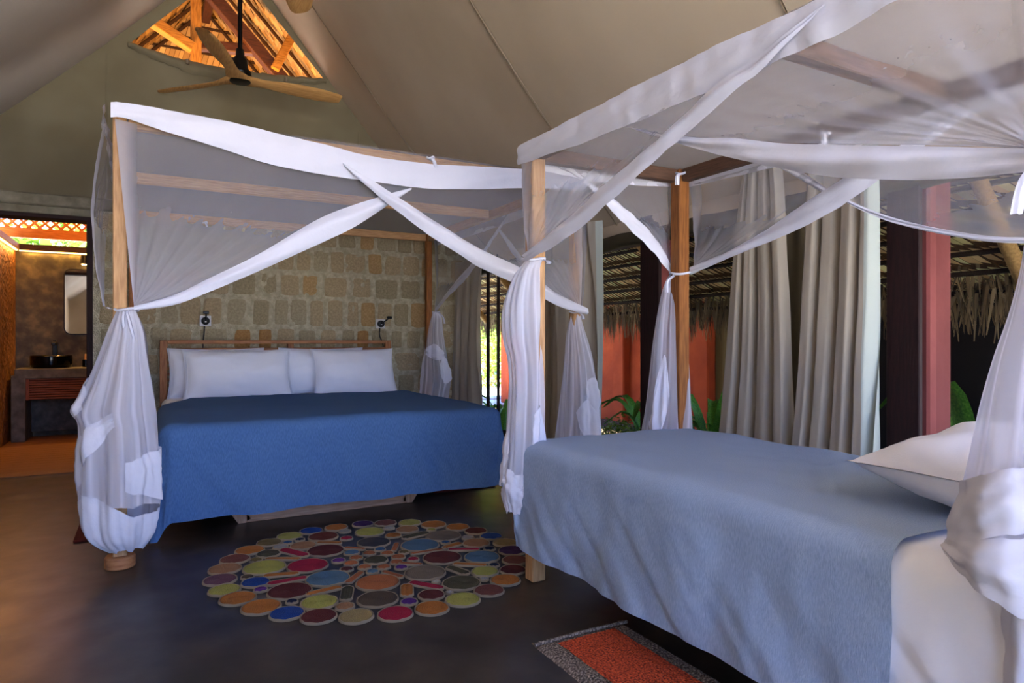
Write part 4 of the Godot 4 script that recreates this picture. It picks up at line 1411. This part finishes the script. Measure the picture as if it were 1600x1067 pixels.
	var xf := x1 + 0.065
	out = Vector3(1, 0, 0)
	var du: Array = V2.call([-1.17, 1.93, -1.46, 1.85, -1.75, 1.76, -2.12, 1.61, -2.35, 1.54, -2.59, 1.49])
	var dl: Array = V2.call([-1.17, 1.92, -1.44, 1.80, -1.65, 1.69, -1.87, 1.61, -2.27, 1.52, -2.59, 1.45])
	var cu: Array = V2.call([-2.06, 1.91, -1.96, 1.87, -1.77, 1.72, -1.55, 1.59, -1.29, 1.49, -1.07, 1.44, -0.62, 1.4])
	var cl: Array = V2.call([-2.06, 1.90, -1.84, 1.74, -1.75, 1.69, -1.55, 1.57, -1.29, 1.47, -1.07, 1.42, -0.62, 1.38])
	net_panel(n, "x", xf, out, z0, 1.93, du, 0.02, 6.0, 0.28)
	net_panel(n, "x", xf + 0.02, out, z1, 1.93, cu, 0.02, 6.0, 0.32)
	hem(n, "x", xf - 0.02, -out, du, dl, 0.015)
	hem(n, "x", xf + 0.01, -out, cu, cl, 0.012)
	obj("top_band", ribbon(side_curve("x", xf, V2.call([-2.64, 1.99, -1.6, 1.98, -0.6, 1.99]), 50), side_curve("x", xf, V2.call([-2.64, 1.92, -1.6, 1.89, -0.6, 1.9]), 50), out, 0.008, 0.014, 12), M.cotton, n)
	var zt := z0 - 0.065
	out = Vector3(0, 0, -1)
	var eu: Array = V2.call([1.69, 1.955, 1.95, 1.87, 2.11, 1.79, 2.32, 1.65, 2.45, 1.49])
	var el: Array = V2.call([1.68, 1.95, 1.84, 1.90, 2.04, 1.76, 2.24, 1.62, 2.44, 1.46])
	net_panel(n, "z", zt, out, x1 + 0.02, 1.93, eu, 0.02, 5.0, 0.28)
	net_panel(n, "z", zt - 0.015, out, x0 - 0.02, 1.92, V2.call([2.2, 1.93, 2.05, 1.83, 1.85, 1.65, 1.68, 1.54, 1.56, 1.47]), 0.02, 5.0, 0.24)
	hem(n, "z", zt + 0.01, -out, eu, el, 0.012)
	obj("top_band", ribbon(side_curve("z", zt, V2.call([1.53, 2.0, 2.0, 1.985, 2.47, 1.995]), 40), side_curve("z", zt, V2.call([1.53, 1.92, 2.0, 1.9, 2.47, 1.93]), 40), out, 0.006, 0.014, 14), M.cotton, n)
	var B4 := [[1.478, 1.550, -2.606, 0.04], [1.449, 1.535, -2.614, 0.047], [1.404, 1.519, -2.623, 0.063], [1.316, 1.505, -2.630, 0.082], [1.228, 1.499, -2.634, 0.094], [1.110, 1.501, -2.633, 0.091], [1.022, 1.510, -2.628, 0.081], [0.904, 1.513, -2.626, 0.078], [0.787, 1.510, -2.628, 0.081], [0.610, 1.504, -2.631, 0.082], [0.493, 1.499, -2.634, 0.088], [0.404, 1.483, -2.642, 0.074], [0.316, 1.475, -2.647, 0.04]]
	bundle(n, B4, 0.86, 6.0, 0.09, 1.3, [[1.1, 0.0, 0.63, 0.78, 0.05, 0.1], [3.0, 1.2, 0.78, 0.92, 0.08, -0.1], [1.7, -0.1, 0.88, 0.98, -0.14, 0.0], [3.3, 2.4, 0.7, 0.88, 0.0, 0.1]], 0.74)
	var B5 := [[1.456, 2.453, -2.664, 0.03], [1.416, 2.448, -2.67, 0.042], [1.315, 2.438, -2.675, 0.061], [1.112, 2.429, -2.68, 0.084], [0.943, 2.425, -2.68, 0.100], [0.740, 2.417, -2.68, 0.115], [0.632, 2.411, -2.68, 0.125], [0.470, 2.408, -2.68, 0.135]]
	bundle_behind(n, B5)
	# near head corner, hanging in front of the pillow end
	var B6 := [[1.46, 1.56, -0.62, 0.045], [1.36, 1.56, -0.62, 0.05], [1.26, 1.56, -0.62, 0.061], [1.16, 1.56, -0.62, 0.083], [1.06, 1.56, -0.62, 0.113], [0.96, 1.56, -0.62, 0.136], [0.86, 1.56, -0.62, 0.153], [0.76, 1.56, -0.62, 0.172], [0.66, 1.56, -0.62, 0.19], [0.56, 1.56, -0.62, 0.18]]
	bundle(n, B6, 0.84, 7.0, 0.03, 4.4, [[3.62, 1.6, 0.715, 0.865, 0.0, 0.0, 0.6, 0.72], [3.6, 1.5, 0.85, 0.87, 0.0, 0.0, 0.74, 1.0]], 0.5, 0.84)
	var B7 := [[0.9, 1.6, -0.6, 0.08], [0.75, 1.6, -0.6, 0.11], [0.6, 1.6, -0.6, 0.125], [0.45, 1.6, -0.6, 0.13], [0.3, 1.6, -0.6, 0.13], [0.1, 1.6, -0.6, 0.12]]
	bundle(n, B7, 0.9, 6.0, 0.05, 0.9, [[3.7, 2.6, 0.4, 0.9, 0.0, 0.0, 0.3, 0.8]], 0.45, 0.98)
	tie(n, Vector3(1.545, 1.475, -2.61), 0.052, [[CR - CF * 0.5, Vector3(0.02, -0.02, 0)]])
	tie(n, Vector3(x1, 1.456, z0), 0.052, [[-CR - CF * 0.4, Vector3(-0.03, -0.1, 0)]])
	tie(n, Vector3(1.53, 1.46, -0.6), 0.05, [[-CR - CF * 0.3, Vector3(-0.05, -0.12, -0.02)]])
	for t in [[x1 - 0.03, 1.97, z0 + 0.04], [x1 - 0.02, 1.95, -1.75]]:
		tie(n, Vector3(t[0], t[1], t[2]), 0.025, [[-CR * 0.5 - CF, Vector3(-0.01, -0.07, 0)]])


func bundle_behind(n: Node, B5: Array) -> void:
	bundle(n, B5, 0.97, 7.0, 0.09, 2.6, [[2.4, 1.7, 0.5, 0.95, 0.0, 0.2]], 0.5)


# ---------------------------------------------------------------- curtains on the screened side
func curtain(label: String, zt0: float, zt1: float, zb0: float, zb1: float, yt: float, yb: float, pleats: float, lining: bool, sd: float, x := 3.05, turn := 0.0) -> void:
	var c := thing("curtain", label, "curtain", Vector3(x, yb, (zb0 + zb1) / 2.0), "canvas curtains along the screened side")
	var nr := 40
	var nc := 96
	var rows := []
	for i in nr + 1:
		var t := i / float(nr)
		var row := PackedVector3Array()
		for j in nc + 1:
			var u := j / float(nc)
			var z := lerpf(lerpf(zt0, zt1, u), lerpf(zb0, zb1, u), pow(t, 0.8))
			var ph := u * pleats + 0.12 * sin(t * 3.0 + sd) + 0.06 * sin(u * 9.0 + sd)
			var fr := ph - floorf(ph)
			var fold := smoothstep(0.0, 0.12, fr) * (1.0 - smoothstep(0.55, 1.0, fr))
			var dx := -0.085 * fold * (0.5 + 0.5 * t) + 0.02 * fn.get_noise_2d(u * 60.0 + sd * 90.0, t * 25.0)
			z += 0.012 * sin(t * 5.0 + sd + u * 3.0) + 0.012 * fn.get_noise_2d(sd * 120.0, t * 40.0) * u
			row.append(Vector3(x + dx + turn * (u - 1.0), lerpf(yt, yb, t), z))
		rows.append(row)
	var m := MB.new()
	var cut := nc - 12 if lining else nc
	var a := []
	var b := []
	for r in rows:
		a.append(r.slice(0, cut + 1))
		b.append(r.slice(cut, nc + 1))
	m.grid(a)
	obj("canvas_panel", m, M.curtain, c)
	if lining:
		m = MB.new()
		m.grid(b)
		obj("turned_lining", m, M.lining, c)


func curtains() -> void:
	curtain("pale grey canvas curtain in the corner between stone wall and screens", -6.54, -6.18, -6.56, -6.22, 1.95, 0.1, 3.0, false, 0.5, 3.05, 0.12)
	curtain("shadowed canvas curtain behind the front net of the wide bed", -5.0, -4.62, -5.02, -4.66, 1.9, 0.1, 3.0, false, 1.5)
	curtain("pale green edged canvas curtain beside the terracotta view", -4.44, -4.05, -4.46, -4.02, 2.02, 0.1, 1.4, true, 2.5, 3.05, 0.22)
	curtain("beige pleated canvas curtain flaring out behind the far post of the narrow bed", -2.71, -2.48, -2.93, -2.34, 2.1, 0.1, 4.0, false, 3.5)
	curtain("beige pleated canvas curtain with pale lining beside the long dark post", -2.28, -1.93, -2.39, -1.89, 2.05, 0.1, 4.0, true, 4.5)
	# backing flap that shows dark in the gap between the two beige curtains
	var m := MB.new()
	var rows := []
	for i in 13:
		var row := PackedVector3Array()
		for j in 25:
			row.append(Vector3(3.115 + 0.01 * sin(j * 0.9), lerpf(2.05, 0.1, i / 12.0), lerpf(-2.6, -2.2, j / 24.0)))
		rows.append(row)
	m.grid(rows)
	tag(obj("canvas_flap", m, M.canvas_olive), "brown canvas flap hanging in the gap between the two beige curtains", "canvas flap")


# ---------------------------------------------------------------- fans, lamps, rugs
func make_fan(at: Vector3, angs: Array, label: String) -> void:
	var f := thing("ceiling_fan", label, "ceiling fan", at, "ceiling fans under the ridge")
	var m := MB.new()
	m.tube([at + Vector3(0, 0.12, 0), at + Vector3(0, 5.4 - at.y, 0)], 0.018, 12)
	obj("down_rod", m, M.black, f)
	m = MB.new()
	m.lathe(at, [Vector2(0.0, 0.24), Vector2(0.03, 0.24), Vector2(0.036, 0.18), Vector2(0.06, 0.15), Vector2(0.065, 0.08), Vector2(0.085, 0.06), Vector2(0.088, 0.02), Vector2(0.0, 0.02)], 28)
	obj("motor", m, M.black, f)
	m = MB.new()
	m.lathe(at, [Vector2(0.0, -0.03), Vector2(0.078, -0.028), Vector2(0.085, -0.02), Vector2(0.085, 0.015), Vector2(0.0, 0.015)], 28)
	obj("bottom_cap", m, M.black, f)
	for a in angs:
		var d := Vector3(cos(a), 0, sin(a))
		var side := Vector3(-sin(a), 0, cos(a))
		m = MB.new()
		for s in [1.0, -1.0]:
			var rows := []
			for i in 26:
				var t := i / 25.0
				var r := lerpf(0.0, 0.84, t)
				var w := 0.095 - 0.035 * smoothstep(0.05, 0.25, t) + 0.028 * smoothstep(0.2, 0.6, t) - 0.02 * smoothstep(0.75, 1.0, t)
				if t > 0.97:
					w *= 1.0 - (t - 0.97) * 7.0
				var tw := deg_to_rad(lerpf(2.0, 15.0, smoothstep(0.05, 0.35, t)))
				var row := PackedVector3Array()
				for k in 11:
					var u := k / 5.0 - 1.0
					var th := 0.013 * sqrt(maxf(0.0, 1.0 - u * u)) * (1.0 + 0.8 * (1.0 - smoothstep(0.0, 0.3, t)))
					var off := side * (u * w * cos(tw)) + Vector3(0, u * w * sin(tw) + s * th + 0.01 * t - 0.006, 0)
					row.append(at + d * r + off + side * 0.02 * smoothstep(0.1, 0.5, t))
				rows.append(row)
			m.grid(rows, false, s < 0.0)
		obj("blade", m, M.fanx if absf(d.x) > absf(d.z) else M.fanz, f)


func fans() -> void:
	make_fan(Vector3(0.643, 3.25, -5.8), [atan2(-0.607, -0.561), atan2(-0.098, 0.834), atan2(0.836, -0.325)], "three bladed wooden ceiling fan hanging before the open gable peak")
	make_fan(Vector3(0.643, 3.25, -3.62), [atan2(-0.82, 0.2), atan2(-0.82, 0.2) + TAU / 3.0, atan2(-0.82, 0.2) + TAU * 2.0 / 3.0], "nearer wooden ceiling fan of which only one blade tip shows")


func wall_lights() -> void:
	for k in 2:
		var x: float = [0.436, 2.064][k]
		var y: float = [1.286, 1.28][k]
		var l := thing("reading_lamp", ["black reading lamp on a white plate above the headboard, head folded straight up", "black reading lamp on a white plate above the headboard, head swung to the side"][k], "wall lamp", Vector3(x, y - 0.05, -6.56), "reading lamps above the headboard")
		bx("wall_plate", l, Vector3(x, y, -6.562), Vector3(0.095, 0.095, 0.014), M.white, 0.004)
		var m := MB.new()
		var B := func(prof: Array) -> Array:
			return prof
		var rows := []
		for p in B.call([Vector2(0.0, 0.03), Vector2(0.03, 0.03), Vector2(0.035, 0.024), Vector2(0.036, 0.0)]):
			var row := PackedVector3Array()
			for q in 25:
				var a := TAU * q / 24.0
				row.append(Vector3(x + cos(a) * p.x, y + sin(a) * p.x, -6.555 + p.y))
			rows.append(row)
		m.grid(rows, true, false)
		obj("switch_dial", m, M.black, l)
		m = MB.new()
		var tip := Vector3(x + [0.0, 0.06][k], y + [0.065, 0.055][k], -6.48)
		m.tube(along([Vector3(x, y, -6.53), Vector3(x + [0.0, 0.03][k], y + 0.03, -6.49), tip], 10), 0.007, 8)
		obj("arm", m, M.black, l)
		bx("lamp_head", l, tip + Vector3(0.008 if k == 1 else 0.0, 0.008, 0.0), Vector3(0.05, 0.026, 0.03), M.black, 0.005)
		bx("dial_mark", l, Vector3(x, y - 0.008, -6.524), Vector3(0.014, 0.008, 0.004), M.white, 0.001)
		m = MB.new()
		m.tube(along([Vector3(x - 0.008, y - 0.045, -6.555), Vector3(x - 0.012, y - 0.12, -6.55), Vector3(x - 0.02 + 0.04 * k, y - 0.2, -6.55), Vector3(x - 0.02 + 0.05 * k, y - 0.32, -6.54)], 14), 0.006, 8)
		obj("cable", m, M.black, l)


func rugs() -> void:
	var V3 := func(a: float, b: float, c: float) -> Vector3:
		return Vector3(a, b, c)
	var ds := {
		"mauve": [V3.call(0.280, -3.296, 0.078)],
		"tan": [V3.call(0.314, -3.443, 0.08), V3.call(0.717, -3.631, 0.073), V3.call(0.704, -2.717, 0.043), V3.call(1.550, -3.227, 0.078), V3.call(1.311, -3.656, 0.070)],
		"dusty": [V3.call(0.372, -3.573, 0.076), V3.call(1.241, -3.846, 0.070), V3.call(1.600, -2.883, 0.070), V3.call(1.304, -2.587, 0.071)],
		"orange": [V3.call(0.456, -3.686, 0.078), V3.call(0.958, -3.895, 0.070), V3.call(0.400, -2.879, 0.084), V3.call(0.326, -3.021, 0.08), V3.call(1.483, -3.677, 0.080), V3.call(1.587, -3.559, 0.073), V3.call(1.426, -2.663, 0.074), V3.call(1.012, -2.527, 0.075), V3.call(1.200, -3.580, 0.050)],
		"olive": [V3.call(0.567, -3.776, 0.071), V3.call(0.463, -3.507, 0.035), V3.call(1.154, -3.271, 0.032)],
		"lime": [V3.call(0.685, -3.845, 0.074), V3.call(0.484, -3.372, 0.105), V3.call(0.621, -2.812, 0.081), V3.call(0.285, -3.150, 0.072), V3.call(1.371, -3.781, 0.071), V3.call(1.160, -2.549, 0.079), V3.call(1.394, -2.809, 0.070), V3.call(1.104, -3.709, 0.088), V3.call(1.431, -3.582, 0.030)],
		"blue": [V3.call(0.814, -3.894, 0.069), V3.call(0.418, -3.183, 0.067), V3.call(0.481, -2.760, 0.073), V3.call(1.677, -3.301, 0.067)],
		"crimson": [V3.call(0.673, -3.299, 0.103), V3.call(0.955, -3.653, 0.039), V3.call(0.863, -2.547, 0.076), V3.call(1.157, -3.142, 0.033)],
		"steel": [V3.call(0.718, -3.076, 0.105), V3.call(0.914, -3.392, 0.044), V3.call(1.476, -3.007, 0.095), V3.call(1.269, -3.340, 0.108), V3.call(0.926, -3.066, 0.034)],
		"maroon": [V3.call(0.535, -3.001, 0.1), V3.call(0.803, -3.492, 0.100), V3.call(0.587, -2.670, 0.076), V3.call(0.826, -3.157, 0.036), V3.call(1.522, -2.766, 0.068), V3.call(1.063, -2.662, 0.062), V3.call(1.295, -3.095, 0.103)],
		"rust": [V3.call(0.849, -3.748, 0.087), V3.call(1.647, -3.437, 0.069)],
		"darkolive": [V3.call(0.532, -3.581, 0.064), V3.call(1.235, -2.727, 0.092), V3.call(0.989, -3.219, 0.064)],
		"khaki": [V3.call(0.718, -2.598, 0.073), V3.call(1.689, -3.160, 0.069)],
		"purple": [V3.call(0.823, -3.299, 0.038), V3.call(0.426, -3.081, 0.034), V3.call(1.065, -3.057, 0.036), V3.call(0.953, -2.637, 0.04)],
		"navy": [V3.call(0.522, -2.878, 0.028), V3.call(0.723, -3.751, 0.03), V3.call(1.569, -3.108, 0.035), V3.call(1.475, -2.871, 0.03)],
		"brown": [V3.call(0.395, -3.274, 0.034), V3.call(0.846, -2.728, 0.092)],
		"steelblue": [V3.call(0.655, -3.729, 0.03), V3.call(1.059, -3.373, 0.033), V3.call(1.409, -3.320, 0.029)],
		"pale": [V3.call(0.607, -3.669, 0.043), V3.call(0.983, -3.796, 0.038), V3.call(1.227, -3.734, 0.036), V3.call(1.551, -3.338, 0.04), V3.call(1.348, -2.722, 0.023), V3.call(1.140, -2.798, 0.023), V3.call(1.143, -2.650, 0.02)],
		"salmon": [V3.call(0.868, -3.232, 0.040), V3.call(0.912, -3.300, 0.038), V3.call(0.905, -2.916, 0.104), V3.call(0.991, -3.339, 0.038), V3.call(1.073, -3.294, 0.038), V3.call(1.103, -3.212, 0.04), V3.call(1.070, -3.141, 0.036), V3.call(0.992, -3.102, 0.037), V3.call(0.911, -3.146, 0.037)],
		"violet": [V3.call(1.116, -3.892, 0.067), V3.call(1.659, -3.022, 0.077)],
		"grey": [V3.call(1.139, -2.931, 0.103), V3.call(1.445, -3.438, 0.104)],
		"charcoal": [V3.call(1.066, -3.508, 0.094)]}
	var r := thing("round_rug", "round rug of coiled coloured jute discs on the dark floor before the wide bed", "rug", Vector3(0.95, 0, -3.2))
	for k in ds:
		for d in ds[k]:
			disc(r, Vector2(d.x, d.y), Vector2(d.x, d.y), d.z, M["j_" + k])
	for c in [["crimson", 0.618, -3.597, 0.687, -3.475, 0.034], ["crimson", 0.483, -3.131, 0.617, -3.135, 0.027], ["orange", 0.481, -3.244, 0.596, -3.215, 0.024], ["orange", 0.521, -3.495, 0.649, -3.425, 0.019], ["orange", 0.806, -3.639, 0.896, -3.590, 0.019], ["orange", 0.609, -2.923, 0.726, -2.939, 0.024], ["darkolive", 0.765, -2.906, 0.731, -2.805, 0.03], ["orange", 1.004, -2.806, 0.974, -2.723, 0.032], ["crimson", 1.047, -2.830, 1.123, -2.725, 0.027], ["darkolive", 1.273, -2.930, 1.302, -2.842, 0.029], ["orange", 1.318, -2.970, 1.426, -2.892, 0.021], ["orange", 1.376, -3.236, 1.458, -3.263, 0.025], ["crimson", 1.385, -3.187, 1.503, -3.129, 0.020], ["darkolive", 1.255, -3.508, 1.371, -3.537, 0.034], ["salmon", 1.117, -3.324, 1.165, -3.419, 0.016], ["salmon", 0.981, -3.420, 0.912, -3.479, 0.016], ["salmon", 1.186, -3.222, 1.335, -3.215, 0.016], ["salmon", 1.085, -3.107, 1.159, -3.052, 0.016], ["salmon", 0.974, -3.031, 1.020, -2.936, 0.016], ["salmon", 0.868, -3.071, 0.792, -2.986, 0.020]]:
		disc(r, Vector2(c[1], c[2]), Vector2(c[3], c[4]), c[5], M["j_" + c[0]])
	# rectangular braided rug
	var g := thing("bedside_rug", "rectangular braided rug, orange red with a grey brown border, beside the narrow bed", "rug", Vector3(1.41, 0, -1.5))
	var mm := MB.new()
	var rows := []
	for i in 49:
		var row := PackedVector3Array()
		for j in 25:
			var x := lerpf(1.212, 1.61, j / 24.0) + 0.004 * fn.get_noise_1d(i * 25.0) * (1.0 if j in [0, 24] else 0.0)
			row.append(Vector3(x, 0.001 if i in [0, 48] or j in [0, 24] else 0.012 + 0.0025 * fn.get_noise_2d(i * 30.0, j * 30.0), lerpf(-2.04, -1.0, i / 48.0)))
		rows.append(row)
	mm.grid(rows)
	obj("grey_border", mm, M.ruggrey, g)
	mm = MB.new()
	rows = []
	for i in 41:
		var row := PackedVector3Array()
		for j in 17:
			row.append(Vector3(lerpf(1.285, 1.538, j / 16.0) + 0.002 * fn.get_noise_1d(i * 40.0), 0.0165 + 0.003 * fn.get_noise_2d(i * 40.0, j * 40.0 + 70.0), lerpf(-2.0, -1.05, i / 40.0)))
		rows.append(row)
	mm.grid(rows)
	obj("red_centre", mm, M.rugred, g)
	mm = MB.new()
	mm.tube(along([Vector3(1.205, 0.014, -2.028), Vector3(1.4, 0.015, -2.03), Vector3(1.62, 0.014, -2.028)], 24), 0.007, 8)
	obj("end_cord", mm, M.ruggrey, g)
	mm = MB.new()
	for k in 70:
		var x := rng.randf_range(1.205, 1.618)
		var s := rng.randf_range(-0.01, 0.01)
		mm.tube([Vector3(x, 0.012, -2.03), Vector3(x + s, 0.006, -2.05 - rng.randf() * 0.01)], 0.0025, 5)
	var fr := obj("fringe", mm, M.rim, g)
	fr.set_meta("kind", "stuff")
	bx("bedside_mat", null, Vector3(2.05, 0.008, -4.95), Vector3(0.5, 0.016, 1.0), M.matred, 0.005)
	tag(get_node("bedside_mat"), "dark red mat on the floor under the far edge of the wide bed", "mat")
	bx("bedside_mat_001", null, Vector3(-0.22, 0.008, -4.75), Vector3(0.3, 0.016, 0.9), M.matred, 0.005)
	tag(get_node("bedside_mat_001"), "dark red mat whose corner shows behind the tied net on the doorway side", "mat")


# A coiled disc (or a long coil when a and b differ) with a plaited rim.
func disc(parent: Node, a: Vector2, b: Vector2, r: float, m: Material) -> void:
	r *= 0.97
	var rim := minf(0.0065, r * 0.2)
	var ri := r - rim
	var seg := 40
	var coils := maxi(2, int(ri / 0.0085))
	var ax := (b - a).normalized() if a != b else Vector2.RIGHT
	var pt := func(ang: float, q: float) -> Vector3:
		var d := Vector2(cos(ang), sin(ang))
		var c := b if d.dot(ax) >= 0.0 else a
		var p := c + d * q
		return Vector3(p.x, 0, p.y)
	var rows := []
	for k in coils * 3 + 1:
		var q := ri * k / float(coils * 3)
		var y: float = [0.008, 0.0115, 0.0115][k % 3]
		var row := PackedVector3Array()
		for s in seg + 1:
			row.append(pt.call(TAU * (s + 0.5) / seg, q) + Vector3(0, y, 0))
		rows.append(row)
	var g := MB.new()
	g.grid(rows, true, true)
	var o := obj("coil", g, m, parent)
	rows = []
	for k in 9:
		var t := PI * k / 8.0
		var row := PackedVector3Array()
		for s in seg + 1:
			var w := 0.0012 * sin(s * 5.0) * sin(t)
			row.append(pt.call(TAU * (s + 0.5) / seg, ri + rim * 0.5 - cos(t) * (rim * 0.5 + w)) + Vector3(0, 0.001 + 0.0105 * sin(t) + w, 0))
		rows.append(row)
	g = MB.new()
	g.grid(rows, true, true)
	obj("rim", g, M.rim, o)
